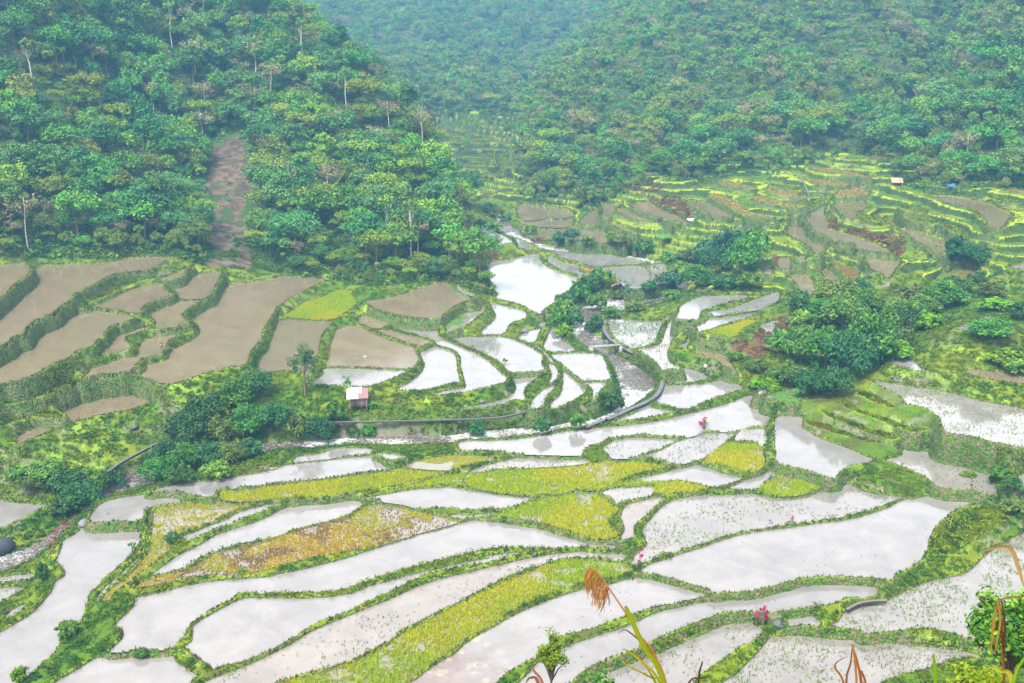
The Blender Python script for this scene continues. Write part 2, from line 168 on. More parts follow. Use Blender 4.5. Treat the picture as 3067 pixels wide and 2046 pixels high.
# ---------------------------------------------------------------- paddies (traced outlines, each unprojected on its own level)
PAD_TXT='''a1|b|15.04|-85,802 0,794 61,789 80,794 89,805 87,819 77,831 48,850 20,877 0,894 -85,952|brown paddy in the upper left corner of the terraces, at the forest foot
a2|b|12.53|112,802 163,794 238,789 272,790 340,783 391,773 517,771 504,780 456,805 401,814 357,821 323,831 293,848 259,865 225,880 214,891 204,904 174,921 163,935 136,948 102,962 82,979 73,993 66,1003 37,1008 20,1027 0,1037 -85,1074 -85,1003 0,955 20,928 54,901 88,870 102,850 112,833|large brown flooded paddy lying along the forest edge left of the bare landslide
a3|g|10.77|238,909 259,899 306,879 327,863 357,850 408,837 459,831 461,834 425,840 371,857 340,874 306,891 269,904 260,921 235,921|thin curved terrace ledge with a bright green seedling strip between two brown paddies
a4|b|10.04|286,919 306,908 340,894 371,877 408,863 459,851 490,850 490,867 500,875 517,882 504,891 470,901 436,914 422,931 420,943 374,936 323,928|kite shaped brown paddy just below the bright green seedling ledge
a5|b|10.66|473,840 510,824 544,812 575,799 558,812 548,826 538,834 510,840 483,843|small brown sliver of paddy tucked under the wall nearest the landslide
a6|b|8.84|514,867 538,860 565,840 572,828 606,819 660,817 657,833 643,860 629,884 606,894 541,896 534,884 517,874|brown paddy with a grassy rim directly below the foot of the landslide
a7|s|8.58|451,945 466,935 493,921 527,908 544,901 606,897 592,908 565,925 548,942 548,953 565,969 544,976 476,988 466,982 466,965 456,953|brown mud paddy with curved streaks of yellow straw in the left terraces
a8|b|9.86|-85,1130 0,1090 31,1071 51,1050 92,1027 102,999 136,979 177,962 204,945 231,928 265,925 299,933 344,940 401,950 401,955 367,969 337,977 316,993 310,1008 289,1023 272,1042 238,1050 221,1061 204,1074 163,1091 102,1124 51,1142 0,1151 -85,1176|wide brown paddy on the left edge, second large one below the forest
a9|b|8.14|354,1006 378,996 453,977 453,982 422,996 384,1008 374,1016 376,1023 391,1035 388,1049 367,1054 306,1067 306,1056 320,1040 340,1027 345,1013|little brown pocket paddy enclosed by a hooked grass wall in the left terraces
a10|b|7.42|422,1030 442,1016 490,1005 538,993 572,989 558,996 524,1010 504,1023 497,1040 483,1061 456,1069 432,1074 419,1081 398,1105 388,1113 340,1119 289,1125 245,1137 259,1122 272,1107 306,1095 367,1074 408,1069 415,1047|winding brown paddy strip beside the red cordyline in the left terraces
a11|b|6.68|578,964 599,935 646,904 667,880 684,855 701,848 750,846 815,836 852,828 985,838 968,846 920,870 866,897 828,925 818,942 798,972 784,996 784,1016 770,1033 755,1047 749,1067 732,1095 687,1103 612,1122 558,1142 531,1149 487,1154 456,1139 419,1129 439,1108 439,1095 476,1086 504,1074 510,1057 531,1040 558,1030 589,1010 599,993 592,976|largest brown paddy of the left terraces, reaching from the landslide down to the bushes
a12|b|3.69|170,1223 197,1213 238,1201 306,1186 347,1174 374,1173 425,1179 476,1196 473,1203 436,1215 391,1230 340,1238 289,1249 245,1261 204,1272 196,1259 184,1240|grey brown crescent paddy at the foot of the tall dark stone wall on the left
a13|b|3.54|48,1320 68,1300 112,1284 170,1279 194,1281 163,1290 112,1310 68,1330 58,1339|narrow dark brown paddy strip below the grassy ledge at the left edge
a15|g|4.98|-85,1286 0,1267 51,1249 102,1230 143,1227 163,1232 191,1249 153,1252 112,1249 61,1259 0,1278 -85,1310|pale grassy terrace ledge with no water at the left edge, beside the crescent paddy
a16|g|7.01|-85,1242 0,1199 68,1193 143,1169 211,1152 150,1177 78,1201 0,1215 -85,1252|bright green sloping grass ledge above the crescent paddy on the left
b1|r|5.38|847,950 869,938 893,921 920,904 968,891 995,877 1019,870 1053,872 1053,887 1066,901 1063,918 1039,935 1009,953 988,961 920,959|paddy half filled with green rice tufts below the steep forest foot
b2|b|5.34|840,960 910,961 992,966 981,982 964,1006 956,1033 951,1061 944,1091 924,1125 900,1119 862,1113 815,1117 776,1124 777,1081 801,1054 815,1013 827,982|brown paddy standing behind the tall lone tree
b3|b|4.78|1009,989 1032,981 1053,977 1083,982 1111,996 1158,1016 1209,1032 1240,1042 1243,1054 1254,1071 1250,1084 1240,1098 1226,1107 1158,1105 1056,1101 978,1099 985,1074 988,1044 998,1013|broad fan shaped brown paddy with a rounded right end, behind the tin roofed hut
b4|w|4.75|975,1104 1056,1105 1158,1108 1221,1110 1203,1122 1158,1142 1104,1159 1036,1159 954,1154 924,1151 947,1139 968,1122|pale lower half of the fan shaped paddy, right behind the tin roofed hut
b5|b|5.10|1080,950 1107,947 1165,957 1167,969 1148,982 1117,982 1090,971 1073,969|small greenish brown pocket paddy beside the dark dry stone wall
b6|b|4.84|1066,974 1090,973 1141,986 1175,993 1226,1006 1281,1019 1294,1024 1281,1030 1260,1040 1243,1035 1192,1018 1158,1006 1117,989 1090,980|narrow olive paddy strip between two thin dikes above the fan shaped paddy
b7|w|4.41|1172,976 1192,976 1260,986 1308,992 1313,1005 1335,1020 1379,1040 1431,1062 1465,1084 1488,1105 1502,1120 1517,1130 1510,1149 1465,1159 1413,1171 1362,1180 1294,1187 1291,1185 1335,1171 1391,1163 1391,1142 1379,1098 1378,1071 1359,1050 1311,1035 1305,1027 1288,1018 1226,999 1175,984|long white paddy that curves like a sickle around a smaller one in the centre terraces
b8|w|4.22|1260,1056 1281,1049 1305,1040 1335,1047 1362,1057 1368,1081 1373,1119 1378,1146 1328,1156 1294,1166 1243,1171 1189,1168 1226,1146 1250,1129 1267,1108 1271,1095 1264,1078 1257,1064|white paddy held inside the curve of the long sickle shaped one
b10|b|6.74|1100,904 1151,896 1209,880 1260,863 1301,850 1325,838 1335,846 1359,863 1386,880 1417,894 1413,901 1379,911 1359,921 1335,938 1311,953 1260,953 1209,948 1158,936 1124,925 1104,913|brown paddy on a dark dry stone wall at the right foot of the forested hill
b11|s|5.11|1334,981 1345,965 1373,952 1396,938 1437,933 1442,908 1451,911 1451,935 1427,952 1410,969 1379,986 1342,994|small pond with bright green algae held in a hooked wall
b12|w|7.23|1366,855 1376,857 1390,870 1413,880 1431,885 1417,887 1386,877 1369,863|thin white sliver of water between a dike and the forested hill foot
c1|w|6.85|1404,670 1433,670 1460,682 1491,697 1518,712 1535,726 1504,733 1463,738 1412,750 1392,733 1377,717 1412,714 1428,704 1422,692 1412,682|white paddy beside the upstream rapids, behind the forested hill foot
c2|w|5.29|1540,714 1572,724 1599,738 1593,743 1555,746 1550,729|tiny pale paddy beside the orange dry grass on the upstream bank
c3|w|4.23|1463,794 1480,785 1538,774 1586,763 1613,762 1615,774 1627,789 1650,804 1684,818 1725,831 1753,842 1742,853 1708,869 1684,882 1662,889 1661,906 1640,920 1623,935 1620,942 1593,933 1565,916 1518,903 1480,891 1491,882 1470,865 1457,845 1455,835 1463,821 1457,808|largest white paddy in the middle of the valley, where the forested hill meets the river
c4|w|4.29|1644,767 1657,770 1681,785 1708,791 1732,796 1736,811 1753,825 1776,835 1800,845 1776,853 1753,838 1719,821 1684,811 1657,797 1640,785|slim curved white paddy between the largest mid valley paddy and a dry grass strip
c5|w|4.64|1645,753 1708,758 1810,763 1878,774 1912,782 1940,791 1878,796 1810,799 1776,801 1732,787 1684,774 1661,763|pale wedge of paddy along the far river bend, with tiny red plants on its dike
c6|w|4.80|1776,804 1844,801 1929,796 1981,791 2001,808 2023,831 1981,853 1912,865 1878,867 1855,838 1810,818|pale paddy in the inside corner of the far river bend
c7|d|4.60|1742,797 1776,808 1810,821 1841,835 1858,845 1831,855 1793,842 1756,818|strip of dry tan grass between two pale paddies at the far river bend
c8|b|6.96|1552,644 1559,614 1640,620 1708,631 1712,651 1640,655 1569,661|hazy brown paddy at the head of the valley, topmost of three beyond the rapids
c9|b|6.62|1565,665 1640,660 1705,656 1715,675 1698,681 1640,681 1569,676|hazy brown paddy, middle one of three beyond the rapids
c10|s|6.11|1562,685 1593,682 1640,685 1698,686 1708,690 1688,712 1623,711 1572,705|hazy greenish paddy, lowest of three beyond the rapids
c11|b|7.47|1695,712 1712,699 1742,685 1804,690 1814,702 1844,719 1878,726 1810,729 1742,728|hazy brown paddy with a reddish bracken bank on the far river side
c12|b|8.81|1736,665 1753,649 1776,631 1793,624 1793,637 1790,658 1787,673 1742,673|hazy small brown paddy at the left end of the right hillside terraces
c13|b|11.2|1810,617 1861,609 1844,627 1831,648 1810,651 1807,634|hazy small brown paddy below the landslip of orange bracken
c15|w|3.87|1467,906 1511,916 1559,927 1577,937 1572,954 1538,966 1521,981 1511,1001 1470,1005 1441,1001 1450,984 1477,961 1484,944 1474,923|white paddy directly below the largest mid valley one, beside the algae pond
c16|w|2.59|1616,969 1635,967 1630,981 1616,983|tiny square white pool near the pink flowering plant
c17|w|2.87|1552,1012 1572,995 1596,988 1618,986 1613,1001 1599,1027 1562,1025|small white paddy with a grey boulder in its upper wall
c18|w|2.69|1654,984 1684,996 1684,1012 1705,1032 1725,1053 1674,1056 1637,1051 1628,1039 1637,1015|white paddy with a dark stone in it on the river bank upstream of the footbridge
c19|w|3.82|1346,1013 1429,1010 1505,1009 1563,1027 1624,1063 1621,1089 1630,1109 1581,1115 1527,1117 1505,1096 1482,1078 1442,1058 1397,1038|large white paddy with a straight lower wall in the centre terraces
c20|w|3.08|1576,1031 1607,1036 1634,1058 1661,1087 1648,1089 1630,1063 1599,1040|thin white sliver of water between two converging dikes left of the bridge
c21|w|2.88|1650,1063 1782,1059 1811,1078 1820,1105 1827,1123 1822,1143 1786,1145 1746,1142 1719,1123 1688,1096|rounded white paddy on the river bank just below the footbridge
c22|s|2.22|1821,961 1844,952 1878,957 1929,962 1991,964 1977,984 1967,1008 1957,1032 1929,1041 1892,1044 1858,1029 1838,1008 1824,984|paddy of young green rice inside the curved concrete wall
c23|s|3.28|2008,962 2064,966 2055,978 2032,1001 2011,1025 2004,1042 1998,1059 2008,1087 2042,1104 2015,1107 1984,1109 1957,1080 1929,1059 1906,1046 1946,1042 1977,1029 1991,998|narrow paddy with sparse yellowing rice winding outside the curved concrete wall
c24|w|2.53|1686,1114 1697,1116 1724,1139 1746,1154 1759,1165 1750,1179 1715,1203 1679,1219 1648,1227 1652,1206 1679,1179 1686,1143|white teardrop paddy above the grassy river bank below the bridge
c25|w|3.27|1643,1092 1661,1096 1672,1118 1661,1143 1643,1147 1652,1125|small white pocket of water in the narrow middle of the centre terraces
c26|w|2.98|1639,1161 1666,1156 1652,1174 1634,1192 1625,1218 1590,1226 1594,1201 1616,1176|small pale paddy ending at the concrete canal
c27|w|3.03|1536,1134 1581,1130 1621,1127 1603,1139 1581,1154 1569,1174 1573,1197 1536,1201 1482,1219 1429,1223 1346,1232 1406,1219 1464,1208 1518,1192 1545,1165 1540,1147|L shaped pale paddy under the tall grassy wall of the sickle paddy
c21b|w|3.13|1748,1147 1817,1147 1800,1170 1782,1192 1773,1190 1777,1172 1764,1156|little white triangle of water behind the leggy bush below the bridge
f1|w|6.77|2036,921 2060,904 2101,889 2172,886 2237,886 2233,896 2189,906 2138,920 2104,932 2094,952 2084,959 2036,957 2026,952 2033,935|grey paddy with a pale sheen beside the straight concrete channel
f2|w|6.64|2114,935 2172,928 2206,918 2278,891 2329,877 2332,901 2308,918 2274,928 2223,935 2155,945 2135,944|greyish paddy with bright green weed at its far tip, near the footpath
f3|w|6.19|2084,978 2111,966 2131,952 2189,949 2240,938 2281,932 2261,944 2223,959 2172,972 2138,984 2104,993 2094,1000 2089,986|white spear shaped paddy above the yellow green rice field
f4|r|6.13|2118,996 2159,983 2206,969 2244,959 2264,966 2227,986 2213,1000 2203,1012 2165,1008|yellow green rice terrace with no open water, beside the orange bracken
f5|w|3.55|2029,1035 2050,1030 2060,1013 2077,1007 2087,1005 2060,1035 2058,1047 2043,1041|narrow silver water channel between two grassy walls
f6|s|3.24|2070,1051 2138,1058 2189,1071 2189,1085 2199,1112 2165,1095 2145,1081 2104,1068|brown paddy with rice straw under a dark green wall
f7|s|5.54|2274,976 2301,966 2332,961 2319,986 2308,1003 2291,993|pale green patch of rice tucked behind the orange bracken
f8|w|1.25|1985,1115 2002,1109 2063,1105 2104,1119 2121,1132 2097,1143 2036,1149 1988,1146|brownish white paddy with a grey stone, against the outside of the concrete curve
f9|w|1.16|1983,1158 2012,1155 2097,1151 2159,1139 2193,1146 2227,1166 2196,1177 2138,1194 2087,1217 2046,1229 2002,1217 1958,1207 1975,1183|white paddy in the elbow of the concrete wall
f10|w|1.11|1900,1238 1920,1221 1934,1216 1985,1228 2033,1234 1968,1246 1900,1258 1842,1265 1863,1251|small white triangular paddy at the lower end of the concrete wall
f11|w|0.75|1380,1323 1485,1320 1570,1313 1672,1296 1757,1286 1900,1272 2002,1255 2087,1234 2172,1211 2240,1187 2267,1192 2288,1204 2308,1231 2312,1245 2305,1262 2291,1279 2257,1280 2196,1294 2118,1292 2091,1301 2060,1309 2012,1308 1978,1306 1910,1304 1856,1310 1822,1315 1801,1327 1767,1338 1747,1351 1740,1364 1638,1363 1543,1359 1468,1351 1400,1351 1380,1351|long white paddy stretching along the river behind the red and green cordyline
f12|w|2.74|2271,1173 2308,1155 2327,1155 2319,1166 2295,1180 2271,1187|small pale pool under the dark thicket
f13|s|3.33|2301,1185 2339,1173 2376,1168 2414,1180 2404,1200 2376,1211 2325,1200 2298,1194|round weedy pond at the mouth of the shady gully
f14|w|1.50|2328,1249 2400,1250 2403,1267 2420,1290 2447,1310 2485,1324 2526,1339 2556,1351 2594,1368 2617,1376 2614,1382 2594,1390 2536,1401 2511,1419 2491,1434 2409,1408 2330,1388 2324,1362 2320,1325 2321,1291|smooth white paddy at the foot of the bright green grass steps
l1|s|0.55|1801,1344 1839,1320 1866,1315 1910,1311 1995,1315 2043,1315 2012,1330 1972,1349 1917,1364 1904,1371 1832,1374 1819,1359|white paddy speckled with brown floating leaves, bordered by a brown mud bank
l2|s|0.62|1926,1367 1978,1349 2029,1323 2094,1301 2115,1298 2200,1299 2179,1321 2149,1345 2108,1376 2077,1381 2043,1390 2012,1390 1978,1376|white paddy just in front of the red and green cordyline
l3|s|0.78|2220,1289 2288,1284 2296,1299 2295,1326 2281,1337 2257,1323 2206,1323 2199,1316|small pool with tall reeds left of the red earth bank
l4|r|0.64|2108,1382 2162,1337 2193,1325 2223,1333 2277,1335 2287,1362 2289,1390 2281,1407 2244,1419 2203,1407 2141,1390|lush bright green rice patch left of the red earth bank
l5|w|0.14|1887,1439 1944,1427 2012,1410 2074,1391 2111,1400 2141,1409 2182,1423 2228,1434 2178,1452 2145,1461 2115,1457 2081,1447 2029,1441 1978,1443|white paddy tapering to a point on the left, between two rice strips
l6|w|0.13|2182,1465 2223,1444 2265,1428 2302,1413 2339,1419 2310,1432 2293,1444 2269,1464 2236,1469|white corner of water beside the small yellow green rice plot
l7|r|0.11|2271,1465 2295,1446 2339,1424 2388,1432 2462,1443 2462,1454 2429,1473 2396,1483 2347,1487 2306,1481|small plot of yellow green rice below the smooth white paddy
l8|w|0.24|2573,1446 2606,1452 2655,1471 2635,1471 2594,1456|thin ditch of white water below the grassy mound on the right
j1|w|0.44|875,1386 897,1367 955,1361 1006,1345 1101,1343 1115,1355 1108,1361 1040,1367 972,1376 921,1381|pale paddy at the edge of the river bushes, uppermost of the lower terraces
j2|w|1.19|1125,1359 1176,1361 1217,1369 1193,1376 1170,1381 1149,1369|small pale paddy beside the bright green grass flat by the river
j3|w|0.44|771,1407 785,1400 829,1400 812,1405|tiny white puddle at the edge of the river bushes
j4|w|0.32|446,1475 510,1456 578,1445 646,1439 715,1427 800,1412 846,1396 938,1381 1040,1371 1108,1367 1129,1376 1153,1393 1176,1403 1108,1412 1040,1422 938,1435 836,1446 751,1458 700,1463 667,1465 646,1473 640,1490 612,1490 558,1480 524,1472|very long white paddy running beside the river bushes, uppermost large one of the lower terraces
j5|r|-0.01|700,1475 751,1466 836,1454 938,1442 1040,1430 1108,1420 1187,1410 1227,1405 1312,1405 1346,1415 1295,1430 1210,1451 1142,1464 1040,1481 972,1490 870,1495 785,1500 700,1503 715,1502 677,1499 660,1494 663,1477 715,1468|long band of yellow green rice directly below the very long white paddy
j6|r|-0.19|1091,1490 1176,1469 1244,1451 1312,1430 1381,1422 1401,1427 1404,1461 1340,1456 1244,1464 1176,1476 1125,1485|slender tapering rice terrace ending at a white water gap
j7|r|0.03|1402,1424 1502,1412 1638,1401 1740,1390 1876,1383 1944,1390 1999,1400 1978,1407 1910,1420 1870,1437 1842,1454 1791,1469 1740,1468 1706,1473 1665,1481 1604,1485 1536,1481 1468,1471 1417,1463 1405,1458|broad plot of green and yellow rice in the middle of the lower terraces
j8|w|-0.19|1095,1492 1176,1476 1244,1466 1312,1461 1346,1459 1398,1468 1449,1478 1400,1468 1468,1475 1536,1486 1597,1493 1570,1509 1536,1519 1502,1524 1468,1526 1400,1528 1346,1524 1278,1524 1244,1522 1210,1512 1159,1505 1139,1500|lens shaped white paddy between the rice plots in the middle of the lower terraces
j9|w|-0.48|1400,1543 1444,1540 1499,1539 1468,1549 1427,1549 1400,1553 1377,1556 1346,1547 1312,1540|thin white strip of water left of the triangular rice field
j10|r|-0.22|1502,1539 1553,1522 1604,1502 1655,1488 1723,1476 1774,1475 1795,1481 1808,1493 1842,1515 1853,1529 1842,1546 1819,1570 1842,1590 1859,1611 1842,1616 1791,1617 1757,1611 1706,1594 1665,1583 1631,1570 1570,1560 1502,1551 1471,1548|triangular bright yellow green rice field in the centre of the lower terraces
j11|r|0.13|1846,1451 1876,1445 1944,1442 1978,1444 2046,1444 2098,1458 2125,1465 2101,1473 2046,1478 1978,1485 1961,1475 1958,1456 1910,1456 1859,1458|thin curved bed of dense green rice under the tapering white paddy
j12|s|0.09|1801,1476 1842,1463 1910,1458 1958,1459 1961,1478 1961,1485 1927,1493 1876,1502 1849,1512 1832,1495|small white paddy notched into the corner of the triangular rice field
j13|m|0.16|1873,1515 1910,1503 1961,1492 1989,1492 1961,1519 1934,1549 1910,1566 1900,1583 1892,1616 1859,1617 1870,1583 1859,1553|pale mud paddy with rows of straw heaps beside the triangular rice field
j14|s|-0.19|1924,1590 1944,1556 1972,1529 1999,1507 2046,1492 2101,1485 2182,1483 2256,1480 2297,1489 2347,1493 2409,1485 2470,1469 2536,1450 2594,1475 2676,1486 2713,1491 2655,1514 2594,1535 2520,1552 2450,1563 2347,1576 2244,1592 2162,1613 2100,1635 2029,1655 1978,1670 1931,1689 1893,1689 1907,1658 1936,1634 1929,1607|wide white paddy sprinkled with green seedlings, with small red plants on its front dike
j15|w|0.04|1917,1713 1944,1692 1995,1675 2046,1657 2100,1641 2162,1619 2244,1598 2347,1584 2450,1569 2520,1560 2594,1543 2655,1522 2709,1497 2750,1493 2783,1485 2816,1479 2861,1481 2914,1495 2933,1510 2894,1518 2861,1530 2828,1555 2799,1584 2781,1621 2779,1641 2762,1674 2733,1699 2688,1720 2668,1738 2614,1734 2532,1730 2441,1730 2380,1740 2318,1757 2244,1773 2183,1775 2142,1780 2115,1764 2063,1751 1995,1730 1931,1718|huge open white paddy in front of the seedling paddy, ending at a green grass bank
j16|g|0.03|2882,1530 2943,1520 3046,1528 3017,1555 2984,1580 2923,1617 2882,1641 2832,1662 2791,1658 2795,1613 2824,1571|weedy green terrace with no open water on the right bank
j17|s|-1.19|2657,1800 2716,1770 2790,1741 2882,1721 2923,1693 2956,1660 3011,1627 3067,1597 3196,1560 3196,1922 2919,1916 2864,1901 2790,1887 2716,1888 2643,1896 2584,1901 2569,1888 2488,1879 2513,1859 2532,1833 2569,1818 2624,1804|wet paddy with a bright green rice fringe behind the leafy bush at lower right
j18|s|-2.08|2307,1912 2348,1907 2421,1903 2477,1914 2550,1918 2587,1916 2643,1925 2716,1933 2827,1944 2901,1955 2938,1970 2864,1977 2808,1995 2716,2021 2643,2046 2569,2077 2145,2077 2200,2025 2237,1988 2274,1951|white paddy with scattered green seedlings at the bottom right, behind the dry orange blades
j19|s|-1.58|1699,2074 1740,2040 1825,2006 1876,1989 1944,1972 1995,1948 2081,1911 2149,1883 2200,1856 2218,1853 2237,1855 2255,1870 2281,1885 2285,1900 2255,1922 2218,1940 2200,1951 2200,1955 2149,1989 2098,2026 2074,2047 2063,2074|mottled weedy paddy at the bottom, behind the yellow grass blades
j20|w|-1.27|2355,1859 2384,1846 2407,1841 2436,1848 2458,1866 2447,1879 2407,1876 2362,1876|small puddle among grass beside the black rock and crimson cordyline
j21|w|-0.64|1699,1938 1740,1921 1808,1900 1876,1877 1927,1853 1978,1832 2046,1815 2115,1804 2183,1798 2274,1774 2348,1756 2421,1746 2495,1746 2569,1752 2624,1761 2626,1778 2606,1791 2532,1796 2495,1811 2421,1822 2329,1835 2274,1833 2200,1835 2149,1843 2081,1870 2012,1897 1944,1928 1910,1945 1842,1969 1774,1996 1723,2030 1693,2054 1536,2077 1580,2020 1611,1986 1659,1955|long white paddy passing behind the grass plume, second from the bottom
j22|w|-0.41|1190,2074 1244,2037 1302,1992 1357,1962 1384,1938 1432,1904 1483,1877 1536,1846 1604,1815 1672,1788 1740,1768 1825,1751 1876,1737 1917,1732 1944,1737 2012,1754 2063,1768 2121,1787 2081,1795 2029,1809 1961,1821 1893,1843 1825,1866 1774,1885 1706,1900 1672,1914 1638,1941 1611,1969 1563,1992 1519,2020 1488,2046 1451,2074|curved white paddy with a brown algae stain at the bottom centre
j23|r|-0.56|802,2074 850,2046 938,2023 1040,1992 1142,1945 1210,1897 1278,1863 1346,1826 1415,1792 1500,1751 1570,1720 1621,1700 1672,1683 1723,1678 1791,1679 1842,1686 1904,1696 1887,1717 1842,1734 1791,1741 1740,1751 1672,1775 1604,1798 1536,1832 1495,1860 1468,1883 1417,1914 1415,1911 1363,1945 1312,1982 1278,2006 1227,2046 1193,2074|long curved band of yellow green rice behind the grass plume, sweeping to the bottom edge
j24|s|-0.84|585,2060 623,2040 663,2023 700,2009 768,1982 870,1928 938,1890 1006,1860 1040,1848 1108,1819 1176,1792 1244,1761 1312,1737 1381,1720 1449,1703 1500,1693 1536,1683 1604,1669 1672,1659 1740,1654 1808,1659 1873,1662 1876,1673 1866,1683 1842,1684 1791,1676 1740,1673 1689,1676 1621,1695 1570,1713 1502,1737 1483,1751 1415,1785 1346,1819 1278,1856 1210,1890 1142,1938 1040,1986 938,2016 843,2045 785,2074 598,2074|long pinkish white paddy with thin seedlings along the curved rice band
j25|w|-0.69|578,1894 582,1873 629,1843 681,1815 732,1793 800,1792 870,1792 938,1792 1006,1787 1057,1776 1108,1756 1176,1739 1244,1719 1312,1705 1381,1688 1483,1669 1400,1679 1468,1665 1536,1657 1604,1652 1625,1652 1604,1657 1570,1660 1519,1672 1468,1686 1400,1708 1449,1686 1381,1700 1312,1713 1244,1737 1176,1771 1108,1802 1040,1834 1023,1841 955,1866 870,1917 802,1955 734,1982 700,1992 674,1996 640,2006 612,1986 578,1962 551,1941 575,1921|white paddy with a blunt left end narrowing into a long tail, bottom left
j26|w|-0.70|405,1792 442,1785 510,1768 578,1751 646,1741 732,1734 800,1729 836,1720 904,1707 972,1690 1040,1671 1108,1649 1176,1625 1244,1604 1312,1581 1381,1567 1415,1560 1466,1562 1500,1567 1434,1561 1502,1568 1570,1578 1621,1587 1672,1604 1723,1617 1774,1628 1825,1631 1873,1633 1875,1648 1808,1645 1740,1640 1689,1641 1655,1646 1570,1641 1502,1643 1434,1651 1400,1660 1346,1673 1278,1690 1210,1707 1142,1727 1091,1747 1040,1764 972,1776 904,1778 819,1780 734,1778 715,1778 698,1795 646,1822 595,1853 565,1880 551,1907 531,1931 504,1945 408,1948 330,1953 357,1924 371,1900 361,1883 344,1873 367,1849 395,1822 405,1805|very long white paddy directly below the rusty stubble field
j27|w|-1.24|136,2074 163,2046 221,2013 255,1992 289,1972 340,1967 425,1965 510,1962 527,1982 561,2006 592,2026 578,2040 561,2060 544,2074|small grey white paddy at the bottom edge on the left
j28|w|-1.55|-85,2074 -85,1924 0,1894 51,1866 102,1832 136,1795 157,1768 163,1747 191,1727 194,1717 180,1693 167,1683 177,1662 184,1638 187,1621 211,1608 238,1591 252,1572 340,1572 420,1570 420,1601 419,1628 405,1645 391,1666 357,1696 323,1727 289,1761 265,1785 262,1805 252,1829 248,1856 231,1870 204,1890 180,1904 177,1935 160,1958 133,1982 109,2006 85,2026 51,2046 34,2074|big white paddy filling the lower left corner
j29|w|-0.43|269,1551 282,1528 296,1514 327,1500 374,1490 442,1482 493,1478 531,1482 578,1494 599,1500 544,1506 476,1517 442,1524 429,1538 424,1560 340,1564 276,1566|white paddy with a small stone in it, right of the red flowering plants
j30|w|-1.25|446,1534 463,1526 459,1558 459,1592 446,1626 439,1650 422,1652 439,1626 442,1592|narrow upright strip of white water along the orange yellow rice
j30b|w|-1.32|429,1662 422,1678 391,1707 350,1744 320,1775 308,1812 291,1805 293,1785 323,1751 364,1717 405,1679|thin slanting strip of white water beside the orange yellow rice, lower left
j31|y|-0.43|459,1567 463,1530 510,1518 612,1507 715,1504 700,1507 785,1510 734,1522 700,1532 663,1551 612,1575 561,1596 510,1616 510,1640 510,1652 470,1683 425,1717 381,1751 340,1785 313,1809 306,1798 327,1771 361,1744 405,1707 432,1673 446,1649|orange yellow rice field that bends downhill to the lower left
j32|w|-0.33|700,1543 734,1529 802,1512 846,1510 812,1522 785,1532 734,1553 700,1566 667,1579 629,1592 595,1609 568,1621 544,1609 578,1596 629,1575 681,1555|slim white paddy between the orange yellow rice and a curved dike
j33|w|-0.77|1108,1509 1074,1503 996,1497 938,1505 884,1519 853,1522 802,1549 751,1570 700,1585 646,1604 595,1635 544,1659 493,1693 442,1730 408,1747 381,1759 401,1754 442,1734 493,1720 544,1707 578,1690 612,1666 681,1642 732,1628 768,1626 836,1611 904,1585 972,1570 1023,1553 1057,1536 1084,1519|white paddy like a long leaf just above the rusty stubble field
j34|y|-0.55|700,1645 785,1624 853,1604 904,1585 989,1566 1040,1553 1074,1532 1108,1515 1159,1510 1210,1519 1261,1536 1329,1549 1374,1560 1346,1573 1278,1590 1210,1611 1142,1631 1074,1650 1006,1662 938,1672 870,1692 802,1709 734,1723 700,1730 646,1724 578,1734 510,1747 459,1758 425,1764 401,1768 415,1751 459,1734 510,1720 561,1707 595,1686 646,1656|harvested stubble field of rusty orange straw with puddles showing through
i1|s|-3.48|-85,1734 0,1730 34,1724 68,1720 105,1722 99,1734 78,1751 34,1754 0,1751 -85,1754|little pond beside the stream at the left edge
i2|s|-2.51|-85,1768 0,1762 51,1759 78,1762 54,1781 34,1788 0,1805 -85,1822|weedy little pond at the left edge, second below the stream
i3|w|-2.21|10,1853 44,1822 88,1809 61,1832 27,1853|sliver of white water inside the grassy bank at the left edge
h1|w|-2.50|-85,1497 0,1500 34,1506 133,1514 126,1524 68,1555 20,1579 0,1586 -85,1609|grey pond in the corner above the red flowers at the left edge
h2|a|0.28|1214,1396 1244,1383 1312,1369 1381,1364 1449,1367 1483,1379 1449,1386 1381,1400 1367,1408 1295,1407 1224,1401|pond half covered with yellow green algae
h3|s|0.26|1407,1413 1451,1396 1519,1379 1553,1372 1638,1371 1740,1372 1757,1386 1689,1395 1604,1400 1502,1405 1434,1413|narrow white pond with brown weeds right of the algae pond
g1|w|12.37|2849,990 2879,977 2920,961 2968,948 2968,965 2985,982 3009,987 2965,994 2913,992|white paddy perched highest on the right slope
g2|w|7.80|2662,1087 2692,1075 2716,1077 2743,1087 2760,1104 2794,1114 2866,1123 2811,1119 2743,1112 2703,1101|small white pointed paddy at the tip of the tall right hand wall
g3|s|5.8|2594,1135 2641,1145 2692,1152 2743,1162 2811,1169 2879,1186 2948,1203 3016,1216 3067,1227 3152,1240 3152,1356 3067,1346 3016,1336 2948,1319 2896,1305 2845,1298 2825,1288 2818,1261 2794,1237 2760,1220 2709,1210 2706,1196 2675,1179 2641,1159 2607,1142|wide reedy paddy below the tall dark wall at the right edge
g4|s|7.87|2890,1118 2913,1108 2982,1114 3067,1125 3152,1131 3152,1165 3067,1152 3016,1148 2948,1135|brown paddy with thin green rice above the tall wall at the right edge
g5|s|1.38|2684,1333 2705,1327 2729,1331 2758,1349 2799,1362 2861,1374 2923,1382 2984,1395 3005,1399 2976,1419 2964,1440 2984,1465 2980,1485 2943,1483 2902,1469 2840,1467 2799,1456 2766,1428 2717,1407 2676,1390 2651,1382 2664,1374 2696,1366 2705,1356 2684,1345|white paddy with green seedlings and dark specks, right of the grassy mound
